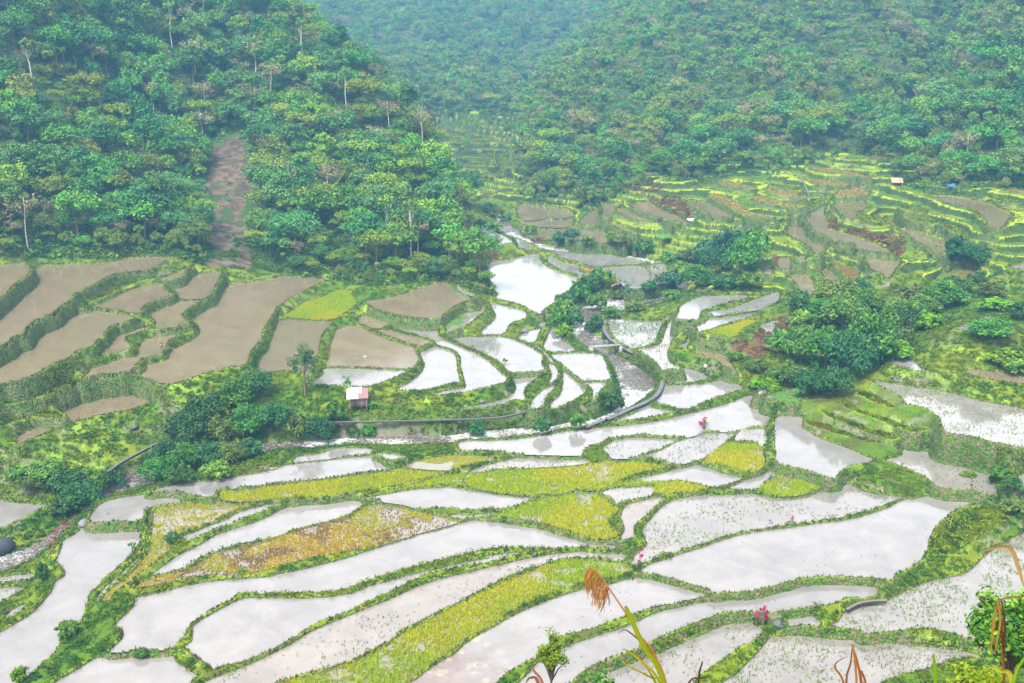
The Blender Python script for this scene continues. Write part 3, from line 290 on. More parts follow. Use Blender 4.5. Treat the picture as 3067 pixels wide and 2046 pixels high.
g6|s|2.99|3021,1452 3046,1428 3067,1419 3128,1407 3128,1485 3067,1465 3038,1465|weedy corner of a paddy behind the stone lined path at the right edge
gt1|g|4.9|2566,1169 2607,1176 2641,1196 2675,1216 2665,1222 2607,1199 2573,1182|topmost of the bright green grass steps below the reedy paddy
gt2|g|4.0|2505,1196 2539,1203 2573,1227 2641,1250 2709,1278 2777,1284 2743,1295 2692,1281 2624,1254 2573,1237 2522,1213|yellowish grass step, longest of the green steps on the right
gt3|g|3.1|2458,1227 2505,1244 2556,1264 2607,1284 2658,1298 2692,1312 2658,1315 2590,1291 2539,1271 2488,1250|grass step with a wet streak, second from the bottom of the green steps
gt4|g|2.3|2417,1261 2458,1267 2505,1284 2556,1305 2607,1319 2648,1329 2607,1325 2556,1313 2505,1298 2454,1284 2420,1271|lowest grass step, rounding the smooth white paddy
e1|b|19.6|2784,591 2811,586 2879,593 2948,607 2982,620 3029,644 3016,661 2999,685 2958,681 2958,668 2934,644 2924,634 2879,620 2828,607|dark grey paddy on the highest curved wall of the right hillside, beside a red plant
e2|s|17|2498,620 2519,593 2549,588 2600,579 2594,593 2587,607 2604,620 2583,630 2566,641 2563,658 2532,654 2522,641 2505,630|dark paddy with green rice below the little straw shelter
e3|d|18.3|2505,586 2526,552 2539,549 2573,566 2600,576 2573,586 2539,588|terrace of dry tan straw below the little straw shelter
e4|b|14.8|2407,641 2437,624 2471,613 2468,634 2471,654 2485,671 2481,685 2512,693 2532,702 2573,709 2580,715 2624,732 2655,749 2672,760 2634,756 2590,749 2566,743 2556,729 2522,727 2485,715 2454,702 2434,688 2424,668 2413,654|long grey mud paddy winding below the banks of orange bracken
e5|b|12.7|2369,661 2393,659 2396,678 2410,695 2417,715 2471,743 2461,756 2444,766 2434,749 2410,732 2386,719 2362,705 2359,685 2376,671|grey mud paddy with a crooked outline in the middle of the right hillside
e6|b|13.4|2492,743 2519,734 2553,732 2563,746 2607,756 2675,766 2696,787 2679,811 2658,838 2641,821 2607,807 2597,783 2580,766 2539,753|broad grey paddy on a rounded green wall, lowest large one of the right hillside
e7|b|8.8|2338,811 2372,809 2403,821 2430,834 2437,858 2441,875 2417,892 2383,896 2393,875 2389,855 2362,828|grey paddy curling under a rounded wall near the pink cordyline
e8|s|9.37|2454,804 2481,811 2519,828 2515,851 2502,879 2485,879 2468,862 2475,841|greyish green paddy left of the terrace of dry tan straw
e9|d|10.8|2492,785 2519,794 2549,804 2570,821 2556,838 2566,851 2563,862 2539,858 2536,831 2519,807|curved terrace of dry orange tan straw under the rounded green wall
e10|b|10|2332,777 2362,773 2369,790 2366,806 2335,806 2328,790|small muddy pool right beside the pink cordyline
e11|b|11.5|2383,770 2413,770 2403,785 2383,782|tiny muddy pool between grassy humps on the right hillside
e12|s|14.8|2689,688 2726,688 2777,702 2828,719 2862,732 2828,756 2798,763 2788,749 2760,732 2726,709|olive paddy with a tan footpath along its front edge
e13|g|17|2587,647 2621,644 2641,658 2662,675 2621,678 2590,668 2573,651|grassy round terrace with a pale rim above the bracken bank
e14|g|17.2|2703,634 2743,637 2794,661 2845,675 2879,692 2890,709 2879,719 2856,695 2811,671 2743,661 2716,651|long bright grass terrace under the highest curved wall
e15|b|12|2788,783 2825,770 2842,787 2825,800 2791,790|small grey pool at the left of a dark green bush pair
e16|d|10.6|2839,824 2873,811 2917,817 2913,841 2845,841|patch of dry tan straw among bushes at the right
e17|g|15.5|2907,736 2948,743 2992,753 2965,753 2924,743|pale green ledge right of the olive paddy
e18|w|14.00|3026,800 3063,790 3090,794 3084,811 3036,807|small white pond at the right edge above the thicket
e19|g|23.5|2502,486 2573,486 2628,498 2590,495 2539,490|highest narrow grass terrace under the forest on the right hillside
e20|d|21.5|2427,503 2471,506 2539,515 2607,532 2573,528 2522,521 2458,514|second highest narrow terrace, tan grass, left of the straw shelter
e21|d|19.8|2413,535 2471,542 2539,549 2505,555 2437,546|tan narrow terrace beside the leaning bare tree
e22|d|17.8|2267,588 2318,600 2369,610 2413,617 2369,617 2308,608 2267,597|straw coloured long terrace, widest of the dry ones left of the bare tree
e23|d|19|2291,567 2352,576 2410,588 2379,589 2318,579|slim straw coloured terrace ending at the foot of the bare tree
e24|g|19.8|2308,552 2369,559 2403,569 2369,570 2328,562|slim light green terrace directly left of the bare tree
d1|b|14.8|2047,598 2091,603 2125,613 2176,634 2204,644 2159,652 2132,651 2108,634 2074,613|grey brown paddy with a grassy upper edge right of the orange bracken slip
d2|b|12.9|1891,617 1938,603 1965,620 2006,641 2040,654 2057,671 2006,661 1965,651 1921,634|muddy brown paddy running under the orange bracken slip
d3|b|11.6|1846,634 1870,624 1904,644 1955,661 1989,668 1938,668 1887,654|thin brown paddy strip below the muddy one under the bracken slip
d5|b|9.6|1816,668 1843,671 1904,698 1901,703 1853,685|short brown strip on the wall above the red bracken bank
d6|g|10.5|1979,680 2006,681 2057,695 2023,692|short lime green strip below the white sheet
d9|w|8.82|2285,806 2309,804 2312,821 2292,826|small pale pool left of the pink cordyline
x1|d|16.6|2125,586 2153,583 2210,610 2244,634 2312,646 2306,650 2227,641 2193,622|tan strip terrace under the straw coloured long one on the right hillside
x2|d|11.5|2098,660 2142,673 2227,684 2224,689 2142,682 2095,668|narrow tan ledge above the big bushes of the far river bend
x4|d|18|2153,540 2204,550 2261,561 2248,565 2176,554|short tan terrace among scrub near the far forest edge
x6|g|11|2267,785 2231,722 2244,693 2265,709 2275,722 2285,749|pale grassy hump between two mud pools on the right hillside
x7|d|14|2660,658 2668,658 2687,685 2721,707 2762,738 2793,751 2788,760 2750,741 2709,714 2672,686|tan footpath terrace slanting beside the olive paddy
x8|g|18.3|2696,617 2743,617 2777,632 2750,635 2709,628|upper short grass terrace beside the highest curved wall
x10|d|25|2619,470 2658,473 2657,478 2623,476|tiny tan terrace highest under the far trees on the right
x11|g|20.5|2944,583 2999,589 3053,605 3033,610 2982,598|bright grass ledge above the dark grey paddy at the right
x12|d|21.5|3022,566 3084,575 3084,580 3029,573|tan ledge at the right edge above the dark grey paddy
x13|g|17|2044,521 2088,535 2129,549 2112,552 2067,540|pale grassy strip under the far trees, left of the short tan terrace
x14|g|15.6|2471,600 2458,610 2427,627 2403,635 2386,646 2383,641 2410,627 2451,600|curving grass dike terrace that sweeps down left of the dark rice paddy
v1|g|17|1291,403 1339,408 1344,424 1313,421|pale far terrace at the hill foot, lowest of the upper valley group
v2|g|18|1308,385 1359,393 1395,398 1390,408 1349,398|pale far terrace, highest of the upper valley group
v3|g|17|1416,419 1456,424 1436,427|short pale far terrace under the dark wooded knoll
v4|g|14|1400,468 1487,467 1579,469 1487,471|long thin far terrace line in the upper valley
v5|d|8|1431,571 1451,574 1477,579 1441,577|tan far terrace line at the bottom of the upper valley
v6|g|12.5|1410,490 1472,491 1558,495 1477,496|thin far terrace line, second of the upper valley lines'''
PAD=[]
for ln in PAD_TXT.split('\n'):
    n,t,z,ps,lab=ln.split('|'); pts=np.array([list(map(float,q.split(','))) for q in ps.split()])
    PAD.append(dict(n=n,t=t,z=float(z),px=pts,label=lab))
# ---------------------------------------------------------------- ground sheet as a height grid
NU=1300; U0,U1=-.62,.62; us=np.linspace(U0,U1,NU); du=us[1]-us[0]
ys=[3.0]
while ys[-1]<1180:
    y=ys[-1]; ys.append(y+(max(.25,.035*y) if y<84 else .0013*y if y<330 else .0013*330+(y-330)*.012 if y<520 else 3.0+(y-520)*.012))
ys=np.array(ys); NR=len(ys); X=ys[:,None]*us[None,:]; Y=np.repeat(ys[:,None],NU,1); DX=ys*du; DY=np.gradient(ys)
def rc(x,y): return np.interp(y,ys,np.arange(NR)),(np.asarray(x)/np.asarray(y)-U0)/du
H=np.zeros((NR,NU)); FIX=np.zeros((NR,NU),bool); INS=np.full((NR,NU),-1,np.int16); OWN=np.full((NR,NU),-1,np.int16); RIV=np.zeros((NR,NU),bool)
ndk=fbm(X,Y,1.3,11,2); ndk2=vnoise(X,Y,.5,19)
order=sorted(range(len(PAD)),key=lambda k:PAD[k]['z'])
for k in order:
    p=PAD[k]; q=catmull(p['px'],4); x,y=at_z(q[:,0],q[:,1],p['z']); P=np.stack([x,y],1); p['w']=P; p['c']=P.mean(0)
    r,c=rc(x,y); r0=max(int(r.min())-14,0); r1=min(int(r.max())+15,NR); c0=max(int(c.min())-22,0); c1=min(int(c.max())+23,NU)
    if r1-r0<2 or c1-c0<2: continue
    sx=X[r0:r1,c0:c1]; sy=Y[r0:r1,c0:c1]; ins=inpoly(P,sx,sy)
    D=np.full(sx.shape,9.0); wmax=2.0
    for i in range(len(P)):
        a=P[i-1]; b=P[i]; ra,ca=rc([a[0],b[0]],[a[1],b[1]])
        i0=max(int(ra.min()-r0)-int(wmax/DY[min(max(int(ra.min()),0),NR-1)])-2,0); i1=min(int(ra.max()-r0)+int(wmax/DY[min(max(int(ra.min()),0),NR-1)])+3,sx.shape[0])
        dd=wmax/DX[min(max(int(ra.min()),0),NR-1)]; j0=max(int(ca.min()-c0-dd)-2,0); j1=min(int(ca.max()-c0+dd)+3,sx.shape[1])
        if i1<=i0 or j1<=j0: continue
        wx=sx[i0:i1,j0:j1]-a[0]; wy=sy[i0:i1,j0:j1]-a[1]; ex,ey=b-a; L2=ex*ex+ey*ey+1e-9; t=np.clip((wx*ex+wy*ey)/L2,0,1)
        np.minimum(D[i0:i1,j0:j1],np.hypot(wx-t*ex,wy-t*ey),out=D[i0:i1,j0:j1])
    dry=p['t'] in 'gd'; nn=ndk[r0:r1,c0:c1]
    w=(.19+.24*nn)*(1.6 if p['n'][0] in 'abe' else 1.0); far=max(DX[r0],DY[r0]*1.05)
    ring=(D<np.maximum(w,far))&~ins; io=INS[r0:r1,c0:c1]; zo=np.where(io>=0,H[r0:r1,c0:c1],-99)
    ring&=(io<0)|((p['z']-zo>.75)&(D<np.maximum(.3,far)))
    hh=H[r0:r1,c0:c1]; oo=OWN[r0:r1,c0:c1]; ff=FIX[r0:r1,c0:c1]
    top=p['z']+(.04 if dry else .2)+.16*(nn-.5)+.08*(ndk2[r0:r1,c0:c1]-.5)
    ring&=~((oo>=0)&(hh>top)&(io<0))
    p['bat']=(r0,r1,c0,c1,D.astype(np.float32),np.maximum(w,far).astype(np.float32),top.astype(np.float32),ins)
    hh[ring]=top[ring]; oo[ring]=k; ff[ring]=True; io[ring]=-1
    hh[ins]=p['z']-(.0 if dry else .16); io[ins]=k; oo[ins]=-1; ff[ins]=True
    if dry: hh[ins]+=(.15*(nn-.5))[ins]
# river: cross sections (left bank px, right bank px, level)
RIVX=[(1488,640,1512,640,6.6),(1490,665,1525,670,6.2),(1515,700,1560,700,5.6),(1580,728,1640,745,5.0),(1720,748,1760,765,4.0),(1830,755,1850,775,3.6),(1930,775,1945,795,3.3),(2020,800,2010,820,3.0),(2090,815,2060,845,2.7),(2050,838,2030,880,2.4),(1905,878,1940,905,2.0),(1840,888,1880,925,1.8),(1802,911,1828,931,1.6),(1748,921,1787,943,1.4),(1728,948,1763,978,1.2),(1714,973,1772,997,1.0),(1722,1007,1806,1015,.8),(1738,1032,1815,1042,.7),(1782,1044,1856,1066,.6),(1807,1071,1885,1086,.5),(1838,1105,1925,1110,.4),(1851,1154,1960,1140,.3),(1861,1184,1958,1165,.2),(1861,1213,1915,1198,.1),(1822,1238,1866,1228,.05),(1772,1257,1822,1252,0),(1700,1267,1748,1277,-.05),(1650,1277,1650,1300,-.1),(1560,1283,1540,1312,-.2),(1450,1290,1440,1318,-.3),(1330,1305,1330,1325,-.4),(1180,1308,1180,1330,-.55),(1060,1310,1050,1330,-.7),(960,1318,950,1338,-.9),(830,1325,835,1345,-1.2),(700,1340,720,1372,-1.6),(560,1372,590,1410,-2.0),(455,1400,470,1445,-2.3),(360,1425,395,1462,-2.6),(285,1488,310,1496,-3.0),(185,1570,200,1580,-3.5),(110,1628,140,1648,-4.1),(0,1665,60,1690,-4.5),(-90,1690,-40,1730,-4.9)]
rp=[]
for a,b,c,d,z in RIVX:
    xa,ya=at_z(a,b,z); xb,yb=at_z(c,d,z); rp.append((xa,ya,xb,yb,z))
rp=catmull(np.array(rp),5,False)
for i in range(len(rp)-1):
    a,b=rp[i],rp[i+1]; Q=np.array([[a[0],a[1]],[a[2],a[3]],[b[2],b[3]],[b[0],b[1]]]); r,c=rc(Q[:,0],Q[:,1])
    r0=max(int(r.min())-1,0);r1=min(int(r.max())+2,NR);c0=max(int(c.min())-1,0);c1=min(int(c.max())+2,NU)
    if r1<=r0 or c1<=c0: continue
    m=inpoly(Q,X[r0:r1,c0:c1],Y[r0:r1,c0:c1])&(INS[r0:r1,c0:c1]<0)
    m&=~((OWN[r0:r1,c0:c1]>=0))
    H[r0:r1,c0:c1][m]=a[4]-.25; FIX[r0:r1,c0:c1][m]=True; RIV[r0:r1,c0:c1][m]=True
# control lines: (px, py, distance) or z
def ctl(P,zmode=False):
    Q=[]
    for px,py,v in P:
        if zmode: x,y=at_z(px,py,v); Q.append((x,y,v))
        else: Q.append(tuple(at_y(px,py,v)))
    Q=np.array(Q); 
    for i in range(len(Q)-1):
        r,c=rc(Q[i:i+2,0],Q[i:i+2,1]); n=int(max(abs(r[1]-r[0]),abs(c[1]-c[0]))*1.5)+2
        t=np.linspace(0,1,n); q=Q[i]*(1-t[:,None])+Q[i+1]*t[:,None]; rr,cc=rc(q[:,0],q[:,1]); ri=np.round(rr).astype(int); ci=np.round(cc).astype(int)
        ok=(ri>=0)&(ri<NR)&(ci>=0)&(ci<NU); ri,ci,z=ri[ok],ci[ok],q[ok,2]; g=~FIX[ri,ci]; H[ri[g],ci[g]]=z[g]; FIX[ri[g],ci[g]]=True
ctl([(1460,850,250),(1440,800,262),(1425,740,280),(1418,700,292),(1385,650,302),(1340,580,314),(1310,520,324),(1260,430,340),(1200,340,354),(1130,270,367),(1060,190,380),(950,130,394),(860,50,406),(800,0,415),(740,-120,430),(600,-300,450),(300,-420,455),(0,-420,435),(-400,-420,400)])
ctl([(700,660,290),(760,560,312),(850,430,335),(930,330,352),(1000,250,368)]); ctl([(300,640,270),(330,480,305),(420,300,345),(520,120,385),(560,-60,418)]); ctl([(540,640,292),(600,480,330),(640,330,362),(680,160,395)])
def ctl_xyz(L):
    Q=[]
    for px,y,z in L:
        x=(px-W0/2)/FP*y/CP; Q.append((x,y,z))
    for i in range(len(Q)-1):
        a=np.array(Q[i]);b=np.array(Q[i+1]); r,c=rc(np.array([a[0],b[0]]),np.array([a[1],b[1]])); n=int(max(abs(r[1]-r[0]),abs(c[1]-c[0]))*1.5)+2
        t=np.linspace(0,1,n)[:,None]; q=a*(1-t)+b*t; rr,cc=rc(q[:,0],q[:,1]); ri=np.round(rr).astype(int); ci=np.round(cc).astype(int)
        ok=(ri>=0)&(ri<NR)&(ci>=0)&(ci<NU); ri,ci,z=ri[ok],ci[ok],q[ok,2]; g=~FIX[ri,ci]; H[ri[g],ci[g]]=z[g]; FIX[ri[g],ci[g]]=True
ctl_xyz([(1480,330,6.4),(1400,380,9),(1330,430,11),(1230,500,15),(1100,560,24),(950,580,38),(800,600,50),(500,600,70),(100,600,85),(-300,560,90)])
# back hills
ctl([(1180,300,640),(1300,340,600),(1420,330,600),(1500,340,620),(1580,330,660)]); ctl([(1000,180,790),(1200,180,800),(1400,200,800),(1600,220,800),(1750,150,830)])
ctl([(700,20,940),(1000,20,960),(1300,30,960),(1600,40,960),(1900,20,960)]); ctl([(600,-110,1100),(1000,-120,1110),(1500,-120,1110),(2000,-110,1100),(2300,-120,1060)])
ctl([(1250,210,770),(1330,60,900),(1400,-60,1020)]); ctl([(1600,330,670),(1520,190,790),(1560,40,940)])
# right hill
ctl([(1470,470,455),(1490,440,458),(1560,400,472),(1650,330,490),(1750,260,510),(1850,190,530),(1980,110,560),(2100,40,590),(2250,-60,620),(2400,-120,640),(2700,-140,620),(3000,-140,560),(3500,-140,500)])
ctl([(1600,580,395),(1750,500,410),(1850,400,436),(2000,300,478),(2200,180,525),(2350,60,570)]); ctl([(2100,500,376),(2250,400,412),(2400,270,450),(2500,150,500),(2600,0,560)])
ctl([(2750,540,340),(2820,480,352),(2900,380,364),(3000,260,380),(3067,200,392),(3300,50,430)]); ctl([(2640,466,394),(2700,400,425),(2780,300,462),(2860,150,510),(2950,0,540)])
ctl([(1560,600,384),(1700,612,376),(1800,600,366),(1900,555,360),(2000,535,358),(2200,522,364),(2350,508,372),(2480,476,388),(2600,466,388)]); ctl([(2930,565,318),(3067,565,312),(3300,565,300)])
# shady gully on the right, banks, near hillside
ctl([(2400,1195,3.2),(2470,1150,3.8),(2560,1085,5.2),(2700,1000,7.5),(2830,930,9.5)],True)
ctl([(560,1330,-.4),(640,1290,.6),(760,1262,1.6),(900,1260,2.0),(1040,1262,2.1),(1330,1258,2.1),(1440,1254,2.2)],True)
ctl([(330,1402,-.9),(400,1365,-.5),(480,1322,0)],True)
for yv,zz in ((3,57.6),(8,52.5),(14,46.5),(24,37.5),(40,24),(58,11),(72,4)):
    ctl_xyz([(x,yv,zz+(3.0 if x>2800 and 14<=yv<=40 else 0)) for x in (-900,0,800,1533,2300,2700,2900,3400,3900)])
ctl_xyz([(-900,88,-1.5),(0,89,-1.2),(800,90,-.8),(1500,90,-1),(2500,90,-1.6),(3900,90,0)])
ctl_xyz([(-900,1175,120),(1533,1175,120),(3900,1175,120)])
def jac(Hh,F,n):
    for _ in range(n):
        P=np.pad(Hh,1,mode='edge'); A=.25*(P[:-2,1:-1]+P[2:,1:-1]+P[1:-1,:-2]+P[1:-1,2:]); Hh=np.where(F,Hh,A)
    return Hh
def solve(Hh,F):
    r,c=Hh.shape
    if min(r,c)<=14: 
        Hh=np.where(F,Hh,Hh[F].mean() if F.any() else 0); return jac(Hh,F,300)
    r2,c2=(r+1)//2*2,(c+1)//2*2; hp=np.pad(Hh*F,((0,r2-r),(0,c2-c))); fp=np.pad(F.astype(float),((0,r2-r),(0,c2-c)))
    hs=hp.reshape(r2//2,2,c2//2,2).sum((1,3)); fs=fp.reshape(r2//2,2,c2//2,2).sum((1,3)); hc=solve(hs/np.maximum(fs,1),fs>0)
    up=np.repeat(np.repeat(hc,2,0),2,1)[:r,:c]; return jac(np.where(F,Hh,up),F,45)
H=solve(H,FIX)
FREE=(INS<0)&(OWN<0)&~RIV
amp=FREE.astype(float)
for _ in range(30): amp=jac(amp,np.zeros_like(FREE),1)*FREE
yy=np.clip((Y-250)/200,0,1)
H+=amp*FREE*((fbm(X,Y,5,31,3)-.5)*.9+(fbm(X,Y,38,41,3)-.5)*6*yy*amp)
H[RIV]-=.05
INS0=INS.copy(); OWB=np.full(INS.shape,-1,np.int16)
for k in order:
    p=PAD[k]
    if 'bat' not in p: continue
    r0,r1,c0,c1,D,w,top,ins=p['bat']; hh=H[r0:r1,c0:c1]; cand=top-(D-w)*np.where(D<w+.9,2.6,4.0); ok=(D>w)&(D<1.95)&~ins&(cand>hh+.03)&~RIV[r0:r1,c0:c1]&((INS0[r0:r1,c0:c1]<0)|(cand-hh>.12))
    hh[ok]=cand[ok]; INS[r0:r1,c0:c1][ok]=-1; OWN[r0:r1,c0:c1][ok]=-1; OWB[r0:r1,c0:c1][ok]=k
px_,py_=project(X,Y,H); zr=FREE&(((px_>1640)&(px_<3200)&(py_>455)&(py_<870)&(Y>232)&(Y<430))|((px_>1250)&(px_<1600)&(py_>330)&(py_<610)&(Y>370)))
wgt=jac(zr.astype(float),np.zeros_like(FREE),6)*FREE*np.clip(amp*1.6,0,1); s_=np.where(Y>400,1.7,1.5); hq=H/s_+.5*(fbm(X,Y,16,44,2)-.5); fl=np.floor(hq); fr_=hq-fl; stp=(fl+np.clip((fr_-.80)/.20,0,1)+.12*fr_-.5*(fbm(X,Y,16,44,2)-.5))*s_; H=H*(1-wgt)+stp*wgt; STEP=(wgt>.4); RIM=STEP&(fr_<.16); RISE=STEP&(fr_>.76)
def ground(x,y):
    r,c=rc(x,y); r=np.clip(r,0,NR-1.001); c=np.clip(c,0,NU-1.001); i=r.astype(int); j=c.astype(int); fr=r-i; fc=c-j
    return (H[i,j]*(1-fc)+H[i,j+1]*fc)*(1-fr)+(H[i+1,j]*(1-fc)+H[i+1,j+1]*fc)*fr
def hit(px,py):
    dx,dy,dz=ray(px,py); yv=np.exp(np.linspace(math.log(62),math.log(1150),1600)); x=yv*dx/dy; z=HC+yv*dz/dy
    g=ground(x,yv); b=np.nonzero(z<=g)[0]; i=b[0] if len(b) else len(yv)-1
    return np.array([x[i],yv[i],float(g[i])])
PX,PY=project(X,Y,H)
# zones in the view of the ground
VALLEY=np.array([(-300,776),(0,771),(230,776),(480,768),(600,790),(620,800),(770,806),(900,832),(1000,838),(1080,856),(1150,858),(1330,838),(1390,862),(1440,882),(1480,884),(1468,830),(1452,800),(1455,775),(1420,760),(1375,728),(1372,700),(1395,665),(1385,640),(1420,600),(1400,570),(1330,560),(1310,500),(1285,425),(1270,380),(1300,365),(1430,345),(1480,350),(1500,390),(1560,430),(1590,465),(1540,520),(1570,560),(1540,600),(1620,625),(1700,612),(1768,640),(1870,575),(1972,535),(2125,552),(2210,521),(2346,511),(2431,488),(2500,465),(2607,465),(2660,500),(2700,550),(2790,585),(2950,560),(3067,580),(3500,560),(3500,5000),(-1500,5000),(-1500,776)],float)
VAL=inpoly(VALLEY,PX,PY)|(Y<150)
WX=PX+70*(fbm(X+.5*H,Y,7,63,3)-.5); SCAR=inpoly(np.array([(655,418),(700,412),(738,425),(745,480),(750,540),(735,600),(742,660),(738,720),(752,760),(760,806),(615,800),(640,760),(622,720),(640,660),(650,600),(622,560),(628,480)],float),WX,PY)&~VAL&(Y<420)
SCAR&=~((fbm(X+.6*H,Y,2.0,61,3)>.60)&(PY>540))
FOREST=FREE&~VAL&~SCAR
BR=[(2000,610,60,22),(2050,640,40,16),(1975,660,22,10),(1920,730,35,20),(1820,700,40,8),(2495,680,22,22),(2570,700,40,16),(2650,725,60,20),(2690,750,20,16),(2215,1035,35,18),(2265,1050,35,24),(2285,1010,28,22),(2345,965,22,22),(1590,720,45,14),(1420,755,25,18),(1470,765,30,10),(1440,790,18,20),(1770,690,12,10),(1930,560,60,18)]
BRK=np.zeros_like(FREE)
for a,b,c,d in BR: BRK|=((PX-a)/c)**2+((PY-b)/d)**2<1
BRK&=FREE
# colours of the ground sheet
gy,gx=np.gradient(H); slope=np.hypot(gy/DY[:,None],gx/DX[:,None])
def lerp(a,b,t): return a*(1-t[...,None])+b*t[...,None]
ss=lambda v,a,b: np.clip((v-a)/(b-a),0,1)
XZ,YZ=X+.9*H,Y+1.3*H; n1=fbm(XZ,YZ,9,71,3); n2=fbm(XZ,YZ,2.5,81,2); n3=fbm(X,Y,22,91,2)
C_=np.array
G1,G2,G3,GB,GD=C_([.036,.075,.003]),C_([.075,.10,.003]),C_([.016,.040,.004]),C_([.055,.036,.012]),C_([.05,.06,.02])
CO=lerp(np.broadcast_to(G1,X.shape+(3,)),np.broadcast_to(G2,X.shape+(3,)),ss(n1,.42,.62))
CO=lerp(CO,np.broadcast_to(G3,CO.shape),ss(n2*.6+n3*.4,.55,.75)*.8); CO=lerp(CO,np.broadcast_to(GB,CO.shape),ss(n3*.5+n2*.5,.62,.74)*.5)
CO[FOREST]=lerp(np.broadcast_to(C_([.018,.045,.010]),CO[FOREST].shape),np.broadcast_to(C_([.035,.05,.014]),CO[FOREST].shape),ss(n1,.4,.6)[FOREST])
CO[SCAR]=lerp(np.broadcast_to(C_([.07,.050,.034]),CO[SCAR].shape),np.broadcast_to(C_([.036,.028,.018]),CO[SCAR].shape),ss(fbm(X+.5*H,Y+.8*H,1.6,67,3),.4,.62)[SCAR])
CO[BRK]=C_([.06,.036,.016])
wall=((slope>.65)|(OWB>=0))&(OWN<0)&(INS<0)
top=OWN>=0
tcol=lerp(np.broadcast_to(C_([.095,.135,.003]),CO.shape),np.broadcast_to(C_([.045,.042,.012]),CO.shape),ss(n2,.5,.66)); wcol=lerp(np.broadcast_to(C_([.055,.085,.018]),CO.shape),np.broadcast_to(C_([.09,.085,.06]),CO.shape),ss(n2,.45,.6)*.8)
wcol=lerp(wcol,np.broadcast_to(C_([.10,.16,.014]),CO.shape),ss(n1,.5,.65))
CO[top]=tcol[top]; wv=wall&~FOREST&~SCAR&~BRK&(Y<420); CO[wv]=wcol[wv]
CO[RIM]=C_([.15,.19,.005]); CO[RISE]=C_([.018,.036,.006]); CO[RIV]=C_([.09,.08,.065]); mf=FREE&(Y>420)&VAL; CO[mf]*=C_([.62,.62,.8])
typ=np.array([p['t'] for p in PAD]+['-']); TY=typ[INS]
for t,c0,c1 in (('g',[.055,.10,.004],[.085,.11,.005]),('d',[.16,.115,.04],[.12,.11,.025])):
    m=TY==t; CO[m]=lerp(np.broadcast_to(C_(c0),CO[m].shape),np.broadcast_to(C_(c1),CO[m].shape),ss(n2,.35,.65)[m])
# faces: who owns which quad
OWX=np.where(OWB>=0,OWB,OWN)
steep=(slope>.55)&FREE&(OWB<0)&~FOREST&~SCAR&(Y<420)
for it in range(14):
    for dr,dc in ((1,0),(0,1),(0,-1)):
        sh=np.roll(np.roll(OWX,-dr,0),-dc,1); hs=np.roll(np.roll(H,-dr,0),-dc,1); m=steep&(OWX<0)&(sh>=0)&(hs>=H-.02); OWX[m]=sh[m]
q=lambda A:(A[:-1,:-1],A[:-1,1:],A[1:,1:],A[1:,:-1])
ia=np.arange(NR*NU).reshape(NR,NU); FQ=np.stack(q(ia),-1).reshape(-1,4)
insq=np.stack(q(INS),-1).reshape(-1,4); ins0q=np.stack(q(INS0),-1).reshape(-1,4); ownq=np.stack(q(OWX),-1).reshape(-1,4).max(1)
same=(insq[:,0]>=0)&(insq==insq[:,:1]).all(1); anyins=ins0q.max(1)
dryk=np.array([p['t'] in 'gd' for p in PAD])
bed=same&~dryk[insq[:,0]]
VV=np.stack([X,Y,H],-1).reshape(-1,3); CC=CO.reshape(-1,3)
def steepq(fq):
    a,b,c,d=(VV[fq[:,i]] for i in range(4)); n=np.cross(c-a,d-b); l=np.linalg.norm(n,axis=1)+1e-9; return n/l[:,None],l*.5
def submesh(name,fq,mat,V=VV,C=CC,smooth=True,split=False):
    u,inv=np.unique(fq,return_inverse=True); mi=None
    if split: n,_=steepq(fq); mi=(np.abs(n[:,2])<.72).astype(int); mat=[mat,M_wall]
    return mesh_np(name,V[u],inv.reshape(-1,4),mat,C[u],smooth,mi)
own_face=np.where(bed,-2,ownq); own_face[same&dryk[insq[:,0]]]=-3
hillv=(FOREST|SCAR).reshape(-1); hillq=hillv[FQ].any(1)
gq=(own_face==-1)
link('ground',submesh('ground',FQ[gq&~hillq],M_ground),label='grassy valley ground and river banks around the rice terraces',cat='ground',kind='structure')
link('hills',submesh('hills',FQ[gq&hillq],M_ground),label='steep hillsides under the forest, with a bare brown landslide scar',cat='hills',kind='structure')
# ---------------------------------------------------------------- blades
def blades(pos,h,wd,lean,col,rng,per=4):
    n=len(pos)*per; P=np.repeat(pos,per,0)+np.c_[rng.normal(size=(n,2))*.06,np.zeros(n)]; a=rng.random(n)*2*math.pi; hh=np.repeat(h,per)*(.6+.6*rng.random(n)); w=wd*(.7+.6*rng.random(n))
    d=np.c_[np.cos(a),np.sin(a),np.zeros(n)]; s=np.c_[-d[:,1],d[:,0],np.zeros(n)]; tip=P+d*(hh*lean*rng.random(n))[:,None]+np.c_[np.zeros((n,2)),hh]
    V=np.stack([P-s*w[:,None],P+s*w[:,None],tip],1).reshape(-1,3); c=np.repeat(np.repeat(col,per,0)*(.75+.5*rng.random((n,1))),3,0); return V,np.arange(n*3).reshape(-1,3),c
def pick(mask,dens,rng):
    area=(DX*DY)[:,None]*mask*np.clip(np.hypot(1,slope),1,4); lam=area*dens; k=rng.poisson(lam); r,c=np.nonzero(k); cnt=k[r,c]; r=np.repeat(r,cnt); c=np.repeat(c,cnt)
    fr=r+rng.random(len(r))-.5; fc=c+rng.random(len(c))-.5; y=np.interp(fr,np.arange(NR),ys); x=y*(U0+fc*du); return x,y,r,c
VIS=(PX>-120)&(PX<3190)&(PY>-150)&(PY<2200)
bb=[]
for k,p in enumerate(PAD):
    r,c=rc(p['w'][:,0],p['w'][:,1]); bb.append((max(int(r.min())-40,0),min(int(r.max())+40,NR),max(int(c.min())-60,0),min(int(c.max())+60,NU)))
